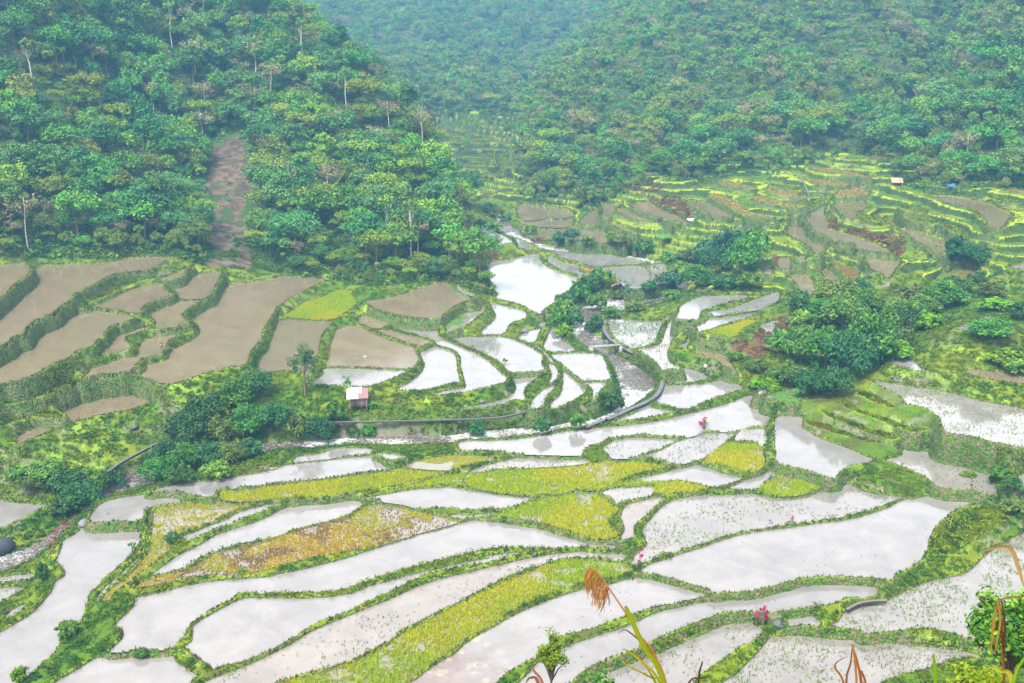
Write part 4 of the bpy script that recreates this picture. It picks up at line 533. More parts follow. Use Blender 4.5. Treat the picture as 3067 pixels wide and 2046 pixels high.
WC=dict(w=[.128,.122,.114],s=[.125,.118,.106],b=[.108,.086,.052],r=[.09,.085,.055],y=[.12,.105,.085],a=[.12,.115,.07],m=[.13,.112,.095])
CATN={'g':'rice terrace','d':'rice terrace'}
for k,p in enumerate(PAD):
    r0,r1,c0,c1=bb[k]; 
    if r1-r0<3 or c1-c0<3: continue
    sl=np.s_[r0:r1,c0:c1]; fsel=(ia[r0:r1-1,c0:c1-1]-(np.arange(r0,r1-1)[:,None])).ravel()
    sub=FQ[fsel]; iq=insq[fsel]; iq0=ins0q[fsel]; dry=p['t'] in 'gd'; hazy=p['c'][1]>330
    root=link('rice_terrace' if dry else 'rice_paddy',None,label=p['label'],cat='rice terrace' if dry else 'rice paddy',group='dry and grassy terraces' if dry else 'flooded rice paddies',loc=(p['c'][0],p['c'][1],p['z'])); org=np.array([p['c'][0],p['c'][1],p['z']])
    rng=np.random.default_rng(100+k)
    if not dry:
        f=sub[(iq0==k).any(1)]
        if len(f):
            u,inv=np.unique(f,return_inverse=True); v=VV[u].copy(); v[:,2]=p['z']; bt='b' if p['n'] in ('a7','e2','e8','e12','f6','g4','c10') else p['t']; base=C_(WC[bt]); base=base*(.93+.14*rng.random())
            nn=fbm(v[:,0],v[:,1],4.0,300+k,3)
            col=base*(1+.0*nn[:,None]); 
            if p['n']=='j22':
                px,py=project(v[:,0],v[:,1],v[:,2]); t=ss(nn*.6+.5*ss(-px,-1560,-1280)+.3*ss(py,1880,2000),.62,.95)*(.35+.65*fbm(v[:,0],v[:,1],.9,78,3)); col=lerp(col,np.broadcast_to(C_([.10,.068,.056]),col.shape),t); t=ss(fbm(v[:,0],v[:,1],1.3,77,3),.6,.75)*ss(-px,-1600,-1400)*.6; col=lerp(col,np.broadcast_to(C_([.22,.21,.13]),col.shape),t)
            if p['n']=='j24': col=col*C_([1.03,.98,.95])
            link('water',mesh_np('water',v-org,inv.reshape(-1,4),M_brown if bt=='b' else M_water,col),root)
    else:
        f=sub[(own_face[fsel]==-3)&(iq[:,0]==k)]
        if len(f): link('turf',submesh('turf',f,M_dike,VV-org),root)
    f=sub[own_face[fsel]==k]
    if len(f): link('dike',submesh('dike',f,M_dike,VV-org,split=True),root)
    # grass along the dike and hanging on its wall
    m=(OWN[sl]==k)&VIS[sl]; mw=(OWX[sl]==k)&(OWN[sl]<0)&VIS[sl]
    full=lambda m:np.pad(m,((r0,NR-r1),(c0,NU-c1)))
    def samp(m,dens):
        area=(DX[r0:r1]*DY[r0:r1])[:,None]*m; kk=rng.poisson(area*dens); r,c=np.nonzero(kk); cn=kk[r,c]; r=np.repeat(r,cn); c=np.repeat(c,cn)
        fr=np.clip(r+r0+rng.random(len(r))-.5,0,NR-1.01); fc=np.clip(c+c0+rng.random(len(c))-.5,0,NU-1.01); y=np.interp(fr,np.arange(NR),ys); x=y*(U0+fc*du); return x,y,r+r0,c+c0
    near=p['c'][1]<260; VS=[];FS=[];CS=[];nv=0
    sets=[(m,12 if near else 6,.17 if near else .28,.035 if near else .07)]
    if dry: sets.append(((INS[sl]==k)&VIS[sl],16 if near else 4,.28,.04 if near else .08))
    x,y,_,_=samp(mw,16 if near else 6); 
    for (mm,dens,h,wd) in sets+[(None,0,.3,.05 if near else .09)]:
        if mm is not None: x,y,_,_=samp(mm,dens)
        if len(x)==0: continue
        z=ground(x,y); a=vnoise(x,y,1.2,5); b=vnoise(x,y,6,6)
        gc=lerp(np.broadcast_to(C_([.115,.165,.003]),(len(x),3)),np.broadcast_to(C_([.036,.07,.003]),(len(x),3)),ss(a,.35,.7)); gc=lerp(gc,np.broadcast_to(C_([.13,.10,.010]),gc.shape),ss(b,.68,.8)*.8)
        if mm is None: gc=gc*.7
        if p['t']=='d' and mm is not m: gc=np.broadcast_to(C_([.20,.145,.04]),gc.shape)
        V,F,c=blades(np.c_[x,y,z]-org,h*(.6+.8*rng.random(len(x))),wd,.8,gc,rng,4 if near else 3); VS.append(V);FS.append(F+nv);CS.append(c);nv+=len(V)
    if len(f):
        fn,fa=steepq(f); st=(np.abs(fn[:,2])<.75); f2=f[st]; kk=rng.poisson(fa[st]*(13 if near else 4)); i2=np.repeat(np.arange(len(f2)),kk)
        if len(i2):
            fu=rng.random((len(i2),1)); fv=rng.random((len(i2),1)); A,B_,C2,D_=(VV[f2[i2,i]] for i in range(4)); pt=(A*(1-fu)+B_*fu)*(1-fv)+(D_*(1-fu)+C2*fu)*fv-org; nn=fn[st][i2]; nn=nn*np.where(nn[:,1:2]>0,-1,1)
            px,py=project(*(pt+org).T); ok=(px>-60)&(px<3130)&(py<2130); pt=pt[ok]; nn=nn[ok]; mb=MB(); a=vnoise(pt[:,0]+org[0]+pt[:,2],pt[:,1]+org[1]+pt[:,2],2.2,15); gc=lerp(np.broadcast_to(C_([.024,.055,.005]),pt.shape),np.broadcast_to(C_([.085,.125,.005]),pt.shape),ss(a,.35,.7)); gc=lerp(gc,np.broadcast_to(C_([.10,.078,.018]),pt.shape),(rng.random(len(pt))>.92)*1.0)
            sz=(.045+.07*rng.random(len(pt)))*(1 if near else 2.0)
            if len(pt): mb.quads(pt+nn*.02,nn+rng.normal(size=pt.shape)*.5+np.array([0,0,.5]),sz,.55,gc*(.65+.7*rng.random((len(pt),1))),rng); V=np.concatenate(mb.v); link('wall_weeds',mesh_np('wall_weeds',V,np.concatenate(mb.f),M_blade,np.concatenate(mb.c)),root,kind='stuff')
    if VS: link('dike_grass',mesh_np('dike_grass',np.concatenate(VS),np.concatenate(FS),M_blade,np.concatenate(CS)),root,kind='stuff')
    # rice
    mi=(INS[sl]==k)&VIS[sl]
    if p['t'] in 'rysm' or p['n'] in ('j21','j22','j15','f11','j4','j33'):
        t=p['t'] if p['t'] in 'rysm' else 'x'
        x,y,_,_=samp(mi,dict(r=30,y=24,s=7.0 if p['n'] in ('j17','j18','c22') else 3.6,m=3,x=.25)[t]*(1 if near else .6)); a=fbm(x,y,3.2,40+k,3); b=fbm(x,y,9,60+k,2)
        if t=='r': keep=rng.random(len(x))<np.where(a>.68,.25,1.0); h=.34
        elif t=='y': keep=rng.random(len(x))<np.where(a*.55+b*.45>(.56 if p['n']=='j34' else .66),.25,1.0); h=.27
        elif t=='s': 
            dn=2.4 if p['n'] in ('j17','j18','c22') else 1.5 if p['n'] in ('c22','j17','j18','j19','j14','g3','e2') else .8
            keep=rng.random(len(x))<np.clip((a-.42)*3.2*dn,.04*dn,1); h=.26
        elif t=='m': keep=rng.random(len(x))<np.clip((a-.45)*3,.0,1); h=.12
        else: keep=rng.random(len(x))<ss(a,.5,.75); h=.2
        x=x[keep];y=y[keep]; a=a[keep]; b=b[keep]
        if len(x):
            c1=dict(r=[.20,.295,.003],y=[.33,.235,.004],s=[.085,.16,.004],m=[.25,.17,.035],x=[.08,.15,.012])[t]; c2=dict(r=[.31,.315,.004],y=[.26,.275,.004],s=[.115,.13,.007],m=[.14,.14,.025],x=[.11,.115,.02])[t]
            cc=lerp(np.broadcast_to(C_(c1),(len(x),3)),np.broadcast_to(C_(c2),(len(x),3)),ss(b+.3*(rng.random(len(x))-.5),.35,.65)); 
            if p['n']=='j34': cc=lerp(cc,np.broadcast_to(C_([.19,.12,.022]),cc.shape),ss(a,.42,.55))
            if p['n'] in ('j17','c22'): cc=lerp(cc,np.broadcast_to(C_([.05,.165,.004]),cc.shape),ss(b,.4,.6))
            V,F,c=blades(np.c_[x,y,np.full(len(x),p['z']-.02)]-org,h*(.7+.6*rng.random(len(x))),(.045 if t in 'ry' else .03) if near else .075,.55,cc,rng,5 if t in 'ry' else 4)
            link({'r':'rice_plants','y':'rice_stubble','s':'rice_seedlings','m':'straw','x':'water_weed'}[t],mesh_np('rice',V,F,M_blade,c),root,kind='stuff')
    if p['t'] in 'as' and near or p['n'] in ('b11','h3','f13'):
        # floating weed scraps
        x,y,_,_=samp(mi,(25 if p['n'] in ('b11','f13') else {'a':40,'s':2.2}[p['t']]) if p['t'] in 'as' else 1); a=fbm(x,y,6,140+k,3); keep=a>(.47 if p['t']=='a' or p['n'] in ('b11','f13') else .58); x=x[keep];y=y[keep]
        if len(x):
            mb=MB(); cc=C_([.16,.165,.008]) if p['t']=='a' else C_([.06,.18,.005]) if p['n'] in ('b11','f13') else C_([.14,.13,.03]); mb.quads(np.c_[x,y,np.full(len(x),p['z']+.015+.012*rng.random(len(x)))]-org,np.c_[rng.normal(size=(len(x),2))*.03,np.ones(len(x))],(.05+.13*rng.random(len(x)))*(1.6 if p['t']=='a' or p['n'] in ('b11','f13') else 1),.6,cc*(.7+.6*rng.random((len(x),1))),rng)
            link('floating_weed',mb.mesh('floating_weed',M_blade),root,kind='stuff')
for o_ in [o_ for o_ in COL.objects if o_.type=='EMPTY' and not o_.children]: bpy.data.objects.remove(o_)
# river
f=FQ[RIV.reshape(-1)[FQ].any(1)&(anyins<0)]
u,inv=np.unique(f,return_inverse=True); v=VV[u].copy(); rl=np.stack([(rp[:,0]+rp[:,2])/2,(rp[:,1]+rp[:,3])/2,rp[:,4]],1)
i=np.argmin((v[:,None,0]-rl[None,::2,0])**2+(v[:,None,1]-rl[None,::2,1])**2,1); v[:,2]=rl[::2,2][i]+.10*(fbm(v[:,0],v[:,1],1.0,7,2)-.5)
fo=fbm(v[:,0]*.8,v[:,1]*1.3,1.6,17,3); cw=np.repeat(.25+.5*ss(fbm(v[:,0],v[:,1],6,17,2),.35,.65)[:,None],3,1)
link('river',mesh_np('river',v,inv.reshape(-1,4),M_river,cw,True),label='shallow foaming mountain river winding through the terraces',cat='river',kind='structure')
# ---------------------------------------------------------------- trees
def crown(seed,R,Hh,z0,ncl,nlf,leaf,c1,c2,flat=.8,fill=.35,rcl=.34,droop=0.0):
    g=np.random.default_rng(seed); mb=MB(); d=g.normal(size=(ncl,3)); d[:,2]=np.abs(d[:,2])*.95-.25; d/=np.linalg.norm(d,axis=1,keepdims=True)
    rad=fill+(1-fill)*g.random(ncl)**.6; ctr=d*rad[:,None]*np.array([R,R,Hh/2]); ctr[:,2]+=z0+Hh/2; ctr[:,:2]+=g.normal(size=(ncl,2))*R*.1
    for i in range(ncl):
        n=int(nlf*(.6+.8*g.random())); e=g.normal(size=(n,3)); e/=np.linalg.norm(e,axis=1,keepdims=True); r=R*rcl*(.7+.6*g.random()); p=ctr[i]+e*r*(.45+.6*g.random((n,1)))*np.array([1,1,flat])
        if droop: p[:,2]-=droop*np.hypot(p[:,0],p[:,1])**2/R
        nn=e*.7+np.array([0,0,.8])+g.normal(size=(n,3))*.5; t=np.clip(g.random()*.8+.25*g.normal(size=(n,1)),0,1); col=np.array(c1)*(1-t)+np.array(c2)*t; col=col*(.8+.4*g.random((n,1)))
        mb.quads(p,nn,leaf*(.6+.8*g.random(n)),.55,col,g)
    return mb,ctr
def trunk(seed,h,r,ctr,col,n=5,lean=.04,limbs=6):
    g=np.random.default_rng(seed+5); mb=MB(); k=5; P=[np.array([lean*h*math.sin(i*1.3+seed)*i/k,lean*h*math.cos(i*1.7+seed)*i/k,-.6+(h+.6)*i/k]) for i in range(k+1)]
    mb.tube(P,np.linspace(r,r*.45,k+1),n,col)
    if len(ctr):
        for i in g.choice(len(ctr),min(limbs,len(ctr)),replace=False):
            c=ctr[i]; s=P[2]+(P[k]-P[2])*(.35+.6*g.random()); s=np.array(s)
            if c[2]<s[2]: s=P[2]+(P[3]-P[2])*g.random()
            mid=(s+c)/2+np.array([0,0,-.08*h]); mb.tube([s,mid,c],[r*.42,r*.28,r*.1],4,col)
    return mb
BK=[.10,.075,.05]; PALE=[.32,.29,.24]
# kind: name, category text, R, crown height, crown base, total trunk, clumps, leaves, leaf size, colours, flat, bark, trunk radius
TK=[('round mid green',3.4,5.2,3.4,6.5,30,52,.28,[.045,.14,.02],[.11,.25,.025],.8,BK,.2,.3),
    ('broad blue green',4.0,5.0,3.6,6.6,34,50,.29,[.035,.115,.03],[.08,.19,.04],.75,BK,.24,.3),
    ('tall dark green',2.7,7.0,3.2,8,32,50,.27,[.025,.085,.022],[.06,.16,.03],.9,BK,.2,.25),
    ('flat topped yellow green',3.8,2.8,5.6,7.4,26,52,.27,[.10,.17,.010],[.16,.22,.014],.6,BK,.18,.3),
    ('bright lime green',2.9,4.2,3.2,5.8,26,52,.26,[.09,.20,.014],[.15,.26,.018],.8,BK,.17,.3),
    ('sparse greyish',2.7,5.0,4.4,8.4,20,22,.24,[.13,.13,.06],[.20,.16,.07],.8,PALE,.15,.15),
    ('slender white trunked',1.8,3.0,8.2,10.5,14,46,.25,[.07,.15,.02],[.13,.21,.02],.8,PALE,.17,.3),
    ('drooping olive green',3.2,5.6,2.6,6.5,30,50,.28,[.08,.12,.018],[.13,.17,.02],.9,BK,.2,.3)]
CROWN=[];TRUNK=[]
for i,(nm,R,Hh,z0,th,nc,nl,lf,c1,c2,fl,bk,tr,fi) in enumerate(TK):
    for s in range(2):
        mb,ctr=crown(50+i*7+s*100,R*(1+.12*s),Hh,z0,nc,nl,lf,c1,c2,fl,fi,droop=.12 if i==7 else 0); CROWN.append(mb.mesh('crown',M_leaf)); TRUNK.append(trunk(i*3+s,th,tr,ctr,bk).mesh('trunk',M_bark,True))
# candidate standing places in the forest
rng=np.random.default_rng(21)
fm=FOREST&(PX>-500)&(PX<3600)&(PY>-420)&(Y<1000)
near=Y<470
sc_p=np.array([(628,408),(742,402),(765,480),(768,560),(752,640),(762,730),(782,806),(600,806),(622,740),(604,720),(622,640),(630,590),(606,560),(612,470)],float)
for q_ in (2,5,8):
    a_,b_=project(X,Y,H+q_); fm&=~inpoly(sc_p,a_+70*(fbm(X+.5*H,Y,7,63,3)-.5),b_)|(Y>420)
dens=np.where(near,.15,np.where(Y<600,.07,.05)); x,y,r,c=pick(fm,dens,rng)
def thin(x,y,s):
    cell={}; keep=np.zeros(len(x),bool); o=rng.permutation(len(x))
    for i in o:
        a,b=int(x[i]//s),int(y[i]//s); ok=True
        for da in (-1,0,1):
            for db in (-1,0,1):
                for j in cell.get((a+da,b+db),()):
                    if (x[i]-x[j])**2+(y[i]-y[j])**2<s*s: ok=False;break
                if not ok: break
            if not ok: break
        if ok: keep[i]=True; cell.setdefault((a,b),[]).append(i)
    return keep
xv,yv_,_,_=pick(FREE&VAL&(Y>400)&(Y<640)&(PX>1240)&(PX<1640),.014,rng); x=np.r_[x,xv]; y=np.r_[y,yv_]; nv_=len(xv)
kp=thin(x,y,2.35)|((y>470)&(rng.random(len(x))<.6)); x,y=x[kp],y[kp]; zt=ground(x,y)+3.5; bad=inpoly(VALLEY,*project(x,y,zt))&(y<400); x,y=x[~bad],y[~bad]; z=ground(x,y); tpx,tpy=project(x,y,z+6)
kindn=fbm(x,y,26,201,2)+.35*(rng.random(len(x))-.5); kind=np.zeros(len(x),int)
u=rng.random(len(x)); mid=ss(tpy,180,420)*ss(-np.abs(tpx-1130),-330,-150); lf=(tpx<1420)&(y<470)
cum=np.stack([.22+0*u,.22+.5*(y>430),.13+0*u,.05+.28*mid,.05+.18*mid,.06*lf+.02,.035*lf+.005,.14+0*u],1); cum=np.cumsum(cum,1); cum/=cum[:,-1:]  # far trees lean to blue green: haze tint put into their leaf colour
kind=(u[:,None]>cum).sum(1); scl=.45+.95*rng.random(len(x))**1.7; scl*=np.where(y>600,1.15,1.0)
foot=np.zeros(len(x),bool); pr,pc=rc(x,y+0*y); 
fx,fy=project(x,y-7,ground(x,y-7)); foot=inpoly(VALLEY,fx,fy)&(y<470); scl[foot]*=.6; scl[(y>400)&inpoly(VALLEY,*project(x,y,z))]*=.45
rot=rng.random(len(x))*6.28; var=kind*2+(rng.random(len(x))<.5)
# what stands in view: sight line to the upper crown above the bare ground
def seen(x,y,z):
    t=np.linspace(.25,.985,60); ok=np.ones(len(x),bool)
    for s in t: ok&=(HC+(z-HC)*s)>ground(x*s,y*s)-1
    return ok
app=scl*8/np.hypot(x,y); inv_=(tpx>-20)&(tpx<3087)&(tpy>10)&(y<520)&seen(x,y,z+6*scl); o=np.argsort(-app*inv_)[:300]; ind=np.zeros(len(x),bool); ind[o]=True
def zone(px,py):
    if px>1560: return 'in the hazy forest above the right hand terraces'
    if px<600: return 'in the forest left of the landslide scar' if py>330 else 'high in the forest left above the landslide scar'
    if px<770: return 'in the forest directly above the landslide scar' if py<420 else 'at the very edge of the landslide scar'
    if py>600: return 'low on the wooded hill right of the landslide scar'
    return 'high on the wooded hill right of the landslide scar'
def tree(k,loc,rz,s,name,label,cat,group,cm=None,tm=None):
    e=link(name,None,label=label,cat=cat,group=group,loc=loc,rot=(0,0,rz),sc=s); link('trunk',tm or TRUNK[k],e); return link('crown',cm or CROWN[k],e)
src=[None]*16
for i in np.nonzero(ind)[0]:
    lab='%s tree %s'%(TK[kind[i]][0],zone(tpx[i],tpy[i])); a=tree(var[i],(x[i],y[i],z[i]-.2),rot[i],scl[i]*np.array([1,1,.9+.25*rng.random()]),'forest_tree',lab,'tree',lab.replace(' tree ',' trees '))
    if src[var[i]] is None: src[var[i]]=a
nfor=np.nonzero(~ind)[0]
def scatter(name,P,rot,sc,idx,objs,label,cat):
    me=bpy.data.meshes.new(name); me.vertices.add(len(P)); me.vertices.foreach_set('co',np.ascontiguousarray(P,np.float32).ravel())
    for nm,ty,d in (('rz','FLOAT',rot),('sc','FLOAT',sc),('ix','INT',idx)):
        a=me.attributes.new(nm,ty,'POINT'); a.data.foreach_set('value',np.ascontiguousarray(d,np.float32 if ty=='FLOAT' else np.int32))
    me.update(); ob=link(name,me,label=label,cat=cat,kind='stuff'); ng=bpy.data.node_groups.new(name,'GeometryNodeTree'); ng.interface.new_socket('Geometry',in_out='INPUT',socket_type='NodeSocketGeometry'); ng.interface.new_socket('Geometry',in_out='OUTPUT',socket_type='NodeSocketGeometry')
    N,L=ng.nodes,ng.links; gi=N.new('NodeGroupInput'); go=N.new('NodeGroupOutput'); j=N.new('GeometryNodeJoinGeometry')
    for o_ in objs:
        n=N.new('GeometryNodeObjectInfo'); n.transform_space='ORIGINAL'; n.inputs['Object'].default_value=o_; n.inputs['As Instance'].default_value=True; L.new(n.outputs['Geometry'],j.inputs[0])
    def att(nm,ty): n=N.new('GeometryNodeInputNamedAttribute'); n.data_type=ty; n.inputs['Name'].default_value=nm; return n.outputs['Attribute']
    ip=N.new('GeometryNodeInstanceOnPoints'); ip.inputs['Pick Instance'].default_value=True; L.new(gi.outputs[0],ip.inputs['Points']); L.new(j.outputs[0],ip.inputs['Instance']); L.new(att('ix','INT'),ip.inputs['Instance Index'])
    cx=N.new('ShaderNodeCombineXYZ'); L.new(att('rz','FLOAT'),cx.inputs['Z']); er=N.new('FunctionNodeEulerToRotation'); L.new(cx.outputs[0],er.inputs[0]); L.new(er.outputs[0],ip.inputs['Rotation'])
    c2=N.new('ShaderNodeCombineXYZ'); 
    for q_ in range(3): L.new(att('sc','FLOAT'),c2.inputs[q_])
    L.new(c2.outputs[0],ip.inputs['Scale']); L.new(ip.outputs[0],go.inputs[0]); md=ob.modifiers.new('scatter','NODES'); md.node_group=ng; return ob
order_=[s for s in src if s is not None]; remap={}; 
for i,s in enumerate(src):
    if s is not None: remap[i]=order_.index(s)
ixs=np.array([remap.get(int(v),int(v)%len(order_)) for v in var[nfor]])
scatter('forest',np.c_[x[nfor],y[nfor],z[nfor]-.2],rot[nfor],scl[nfor],ixs,order_,'dense rainforest covering the hazy hillsides','forest')
# ---------------------------------------------------------------- undergrowth, bracken
def clumps(mask,dens,rad,leafs,nl,colf,name,label,cat,rng,up=.6):
    x,y,r,c=pick(mask,dens,rng); z=ground(x,y); n=len(x); k=nl; R=(rad[0]+(rad[1]-rad[0])*rng.random(n)**1.6); e=rng.normal(size=(n*k,3)); e[:,2]=np.abs(e[:,2]); e/=np.linalg.norm(e,axis=1,keepdims=True)
    P=np.repeat(np.c_[x,y,z],k,0)+e*np.repeat(R,k)[:,None]*(.45+.6*rng.random((n*k,1)))*np.array([1,1,.8]); col=np.repeat(colf(x,y,n),k,0)*(.7+.6*rng.random((n*k,1)))
    mb=MB(); mb.quads(P,e+np.array([0,0,up])+rng.normal(size=(n*k,3))*.4,np.repeat(leafs*(.6+.5*R/rad[1]),k)*(.6+.8*rng.random(n*k)),.5,col,rng); link(name,mb.mesh(name,M_blade),label=label,cat=cat,kind='stuff'); return n
def ugcol(x,y,n):
    a=fbm(x,y,7,401,2); b=fbm(x,y,17,411,2); t=rng.random(n)
    c=lerp(np.broadcast_to(C_([.032,.085,.004]),(n,3)),np.broadcast_to(C_([.075,.12,.004]),(n,3)),ss(a,.4,.62)); c=lerp(c,np.broadcast_to(C_([.015,.048,.008]),c.shape),ss(b*.6+t*.4,.5,.72)); c=lerp(c,np.broadcast_to(C_([.12,.105,.006]),c.shape),ss(t,.95,.97)*.6); return c*np.where(y>420,.6,1)[:,None]
ugm=FREE&VAL&VIS&(Y>84)&(Y<600)&~BRK; SPUR=inpoly(np.array([(2330,1300),(2420,1200),(2560,1080),(2640,1110),(2720,1180),(2830,1260),(2840,1310),(2700,1340),(2640,1380),(2500,1340)],float),PX,PY)
clumps(ugm,np.where(Y<200,2.0,np.where(Y<300,.9,np.where(Y<420,.5,.15)))*np.where(STEP&(Y<420),.22,1)*np.where(SPUR,.0,1),(.3,1.0),.17,22,ugcol,'undergrowth','mixed green weeds and low bushes on the banks between the terraces','undergrowth',rng)
clumps(ugm&SPUR,1.6,(.1,.3),.09,10,lambda x,y,n:lerp(np.broadcast_to(C_([.055,.125,.003]),(n,3)),np.broadcast_to(C_([.13,.165,.004]),(n,3)),ss(fbm(x,y,5,431,2),.38,.62)),'bank_grass','bright yellow green grass on the stepped spur at the right','grass',rng)
clumps(BRK&VIS,.9,(.4,1.0),.28,22,lambda x,y,n:C_([.095,.056,.022])*(.6+.9*rng.random((n,1))),'dead_bracken','rust orange dead bracken on the terrace walls','bracken',rng,.2)
def ffcol(x,y,n):
    a=fbm(x,y,9,421,2)[:,None]; return C_([.03,.085,.018])*(1-a)+C_([.11,.20,.02])*a*(.6+.8*rng.random((n,1)))
clumps(fm&VIS&(Y<400),.22,(.7,2.0),.40,26,ffcol,'forest_understorey','leafy understorey between the trunks of the hillside forest','undergrowth',rng)
clumps(FOREST&VIS&(PY>690)&(PX<1500)&(Y<330),.9,(.5,1.4),.24,34,lambda x,y,n:ugcol(x,y,n)*.75,'forest_edge_bushes','tangled bushes along the foot of the wooded hill','bushes',rng)
clumps(SCAR&VIS,.035,(.3,.9),.22,16,ugcol,'scar_weeds','green weeds sprouting on the landslide scar','weeds',rng)
# ---------------------------------------------------------------- single trees and shrubs of the valley
def shrubmesh(seed,c1,c2,nc=42,nl=34,leaf=.15,flat=.85,fi=.35,hh=1.5):
    mb,ctr=crown(seed,1.0,hh,.1,nc,nl,leaf,c1,c2,flat,fi,.30); return mb.mesh('foliage',M_leaf),trunk(seed,.9,.05,ctr,BK,4,.05,9).mesh('stem',M_bark)
SH=dict(dark=shrubmesh(1,[.014,.055,.016],[.05,.12,.026],34,42),mid=shrubmesh(2,[.03,.10,.014],[.10,.20,.02],34,40),olive=shrubmesh(3,[.05,.08,.016],[.10,.13,.022],36,26),lime=shrubmesh(4,[.06,.15,.006],[.12,.21,.008]),blue=shrubmesh(5,[.016,.07,.036],[.05,.13,.05]),yellow=shrubmesh(6,[.15,.17,.006],[.20,.21,.008],30,30))
def shrub(kind,px,py,wpx,hpx,label,group=None,cat='shrub',name='shrub'):
    p=hit(px,py); s=p[1]/CP/FP; e=link(name,None,label=label,cat=cat,group=group,loc=(p[0],p[1],p[2]-.15),rot=(0,0,(px*7.7+py*3.1)%6.28),sc=(wpx*s/2.05,wpx*s/2.05,hpx*s/1.75)); f,t=(BG if wpx>84 and kind in BG else SH)[kind]; link('foliage',f,e); link('stem',t,e); return e
BG={}
SHR='''dark 620 1300 130 140|mid 700 1235 110 110|dark 770 1190 90 95|dark 560 1340 120 130|olive 660 1345 110 140|mid 740 1320 100 120|dark 830 1300 100 105|olive 890 1322 80 90|dark 960 1325 90 95|mid 1010 1312 60 70=%s bush in the thicket along the river left of the tin roofed hut
dark 510 1400 110 100|mid 560 1420 110 105|dark 620 1405 110 100|olive 690 1392 100 90|mid 470 1440 90 75|dark 745 1372 80 70|dark 540 1452 80 60|mid 650 1432 80 60=%s bush crowding the river bank above the very long white paddy
dark 215 1485 130 95|mid 280 1500 110 110|dark 250 1535 110 110|mid 150 1440 110 70|olive 100 1470 90 60|dark 330 1470 90 80|mid 60 1440 70 50|dark 190 1545 70 60=%s bush on the weedy river bank at the left edge
mid 1690 955 62 70|dark 1715 985 60 62|mid 1735 905 60 60|mid 1670 980 50 50|dark 1765 880 60 60|mid 1800 865 70 62|lime 1740 870 50 36|dark 1700 925 50 56|lime 1690 1010 50 40=%s bush on the left river bank below the largest mid valley paddy
mid 1788 935 50 66|dark 1785 990 44 52|dark 1768 1000 34 40|mid 1830 955 46 40|olive 1900 935 60 40|olive 1850 900 40 34|dark 1940 900 50 34|mid 2010 900 50 36=%s bush on the river side of the curved concrete wall
mid 1590 705 34 36|olive 1488 655 46 36|mid 1512 664 34 26|dark 1470 640 50 34|blue 1680 735 46 44|blue 1715 738 40 40|lime 1832 745 40 36|mid 1930 770 52 56|dark 1440 690 40 34|mid 1480 700 44 40|mid 1760 742 40 32|olive 1870 752 40 30=%s bush on the far river bank upstream
mid 2040 840 80 62|mid 2090 862 90 70|blue 2010 870 70 60|dark 2140 825 90 90|blue 2180 800 100 120|mid 2225 830 90 120|dark 2200 760 80 70|mid 2260 790 80 110|blue 2120 790 80 80|olive 2070 800 60 50|mid 2240 870 70 60|mid 2010 800 56 50|dark 2165 870 80 50=%s bush in the thicket at the far river bend
mid 2470 1110 120 140|dark 2540 1140 140 170|mid 2400 1090 100 120|mid 2600 1100 150 180|olive 2660 1060 120 120|mid 2520 1000 120 130|mid 2590 960 120 100|olive 2660 950 100 80|olive 2500 930 120 110|mid 2700 1000 130 110|olive 2360 1160 100 90|dark 2440 1185 110 90|dark 2500 1190 90 110|mid 2340 1060 80 80|olive 2420 1170 80 70|mid 2760 940 90 60|olive 2730 900 80 50|lime 2780 990 80 60|mid 2830 920 110 80|lime 2690 1075 70 60|mid 2860 880 90 60|dark 2920 850 60 40|olive 2970 890 80 50|mid 2460 980 90 90|dark 2560 890 90 60=%s bush in the dark thicket of the shady gully
mid 2340 1145 70 50|lime 2310 1170 60 40|olive 2260 1115 60 40|mid 2200 1080 46 30|lime 2265 1165 44 34=%s bush on the terrace wall beside the gully mouth
olive 3040 1540 80 60|mid 2990 1440 60 50|dark 3030 1470 60 50|lime 2900 1430 40 24=%s bush along the stone lined path at the right edge
lime 3010 1090 90 46|mid 2960 1010 120 60|dark 3050 960 60 60|lime 2990 930 90 40|mid 3040 1120 70 50=%s bush on the steep green bank at the right edge'''
BG=dict(dark=shrubmesh(11,[.012,.05,.016],[.045,.12,.028],80,58,.072),mid=shrubmesh(12,[.025,.09,.014],[.09,.19,.02],80,56,.075),olive=shrubmesh(13,[.045,.08,.015],[.10,.14,.022],70,46,.07),blue=shrubmesh(14,[.014,.065,.034],[.05,.13,.05],76,56,.072))
CN=dict(dark='dark green',mid='mid green',olive='olive green',lime='bright lime green',blue='blue green',yellow='yellow flowering')
for ln in SHR.split('\n'):
    its,lab=ln.split('=')
    for it in its.split('|'):
        k,a,b,c_,d=it.split(); L_=lab%CN[k]; shrub(k,float(a),float(b),float(c_),float(d),L_,L_.replace(' bush ',' bushes '))
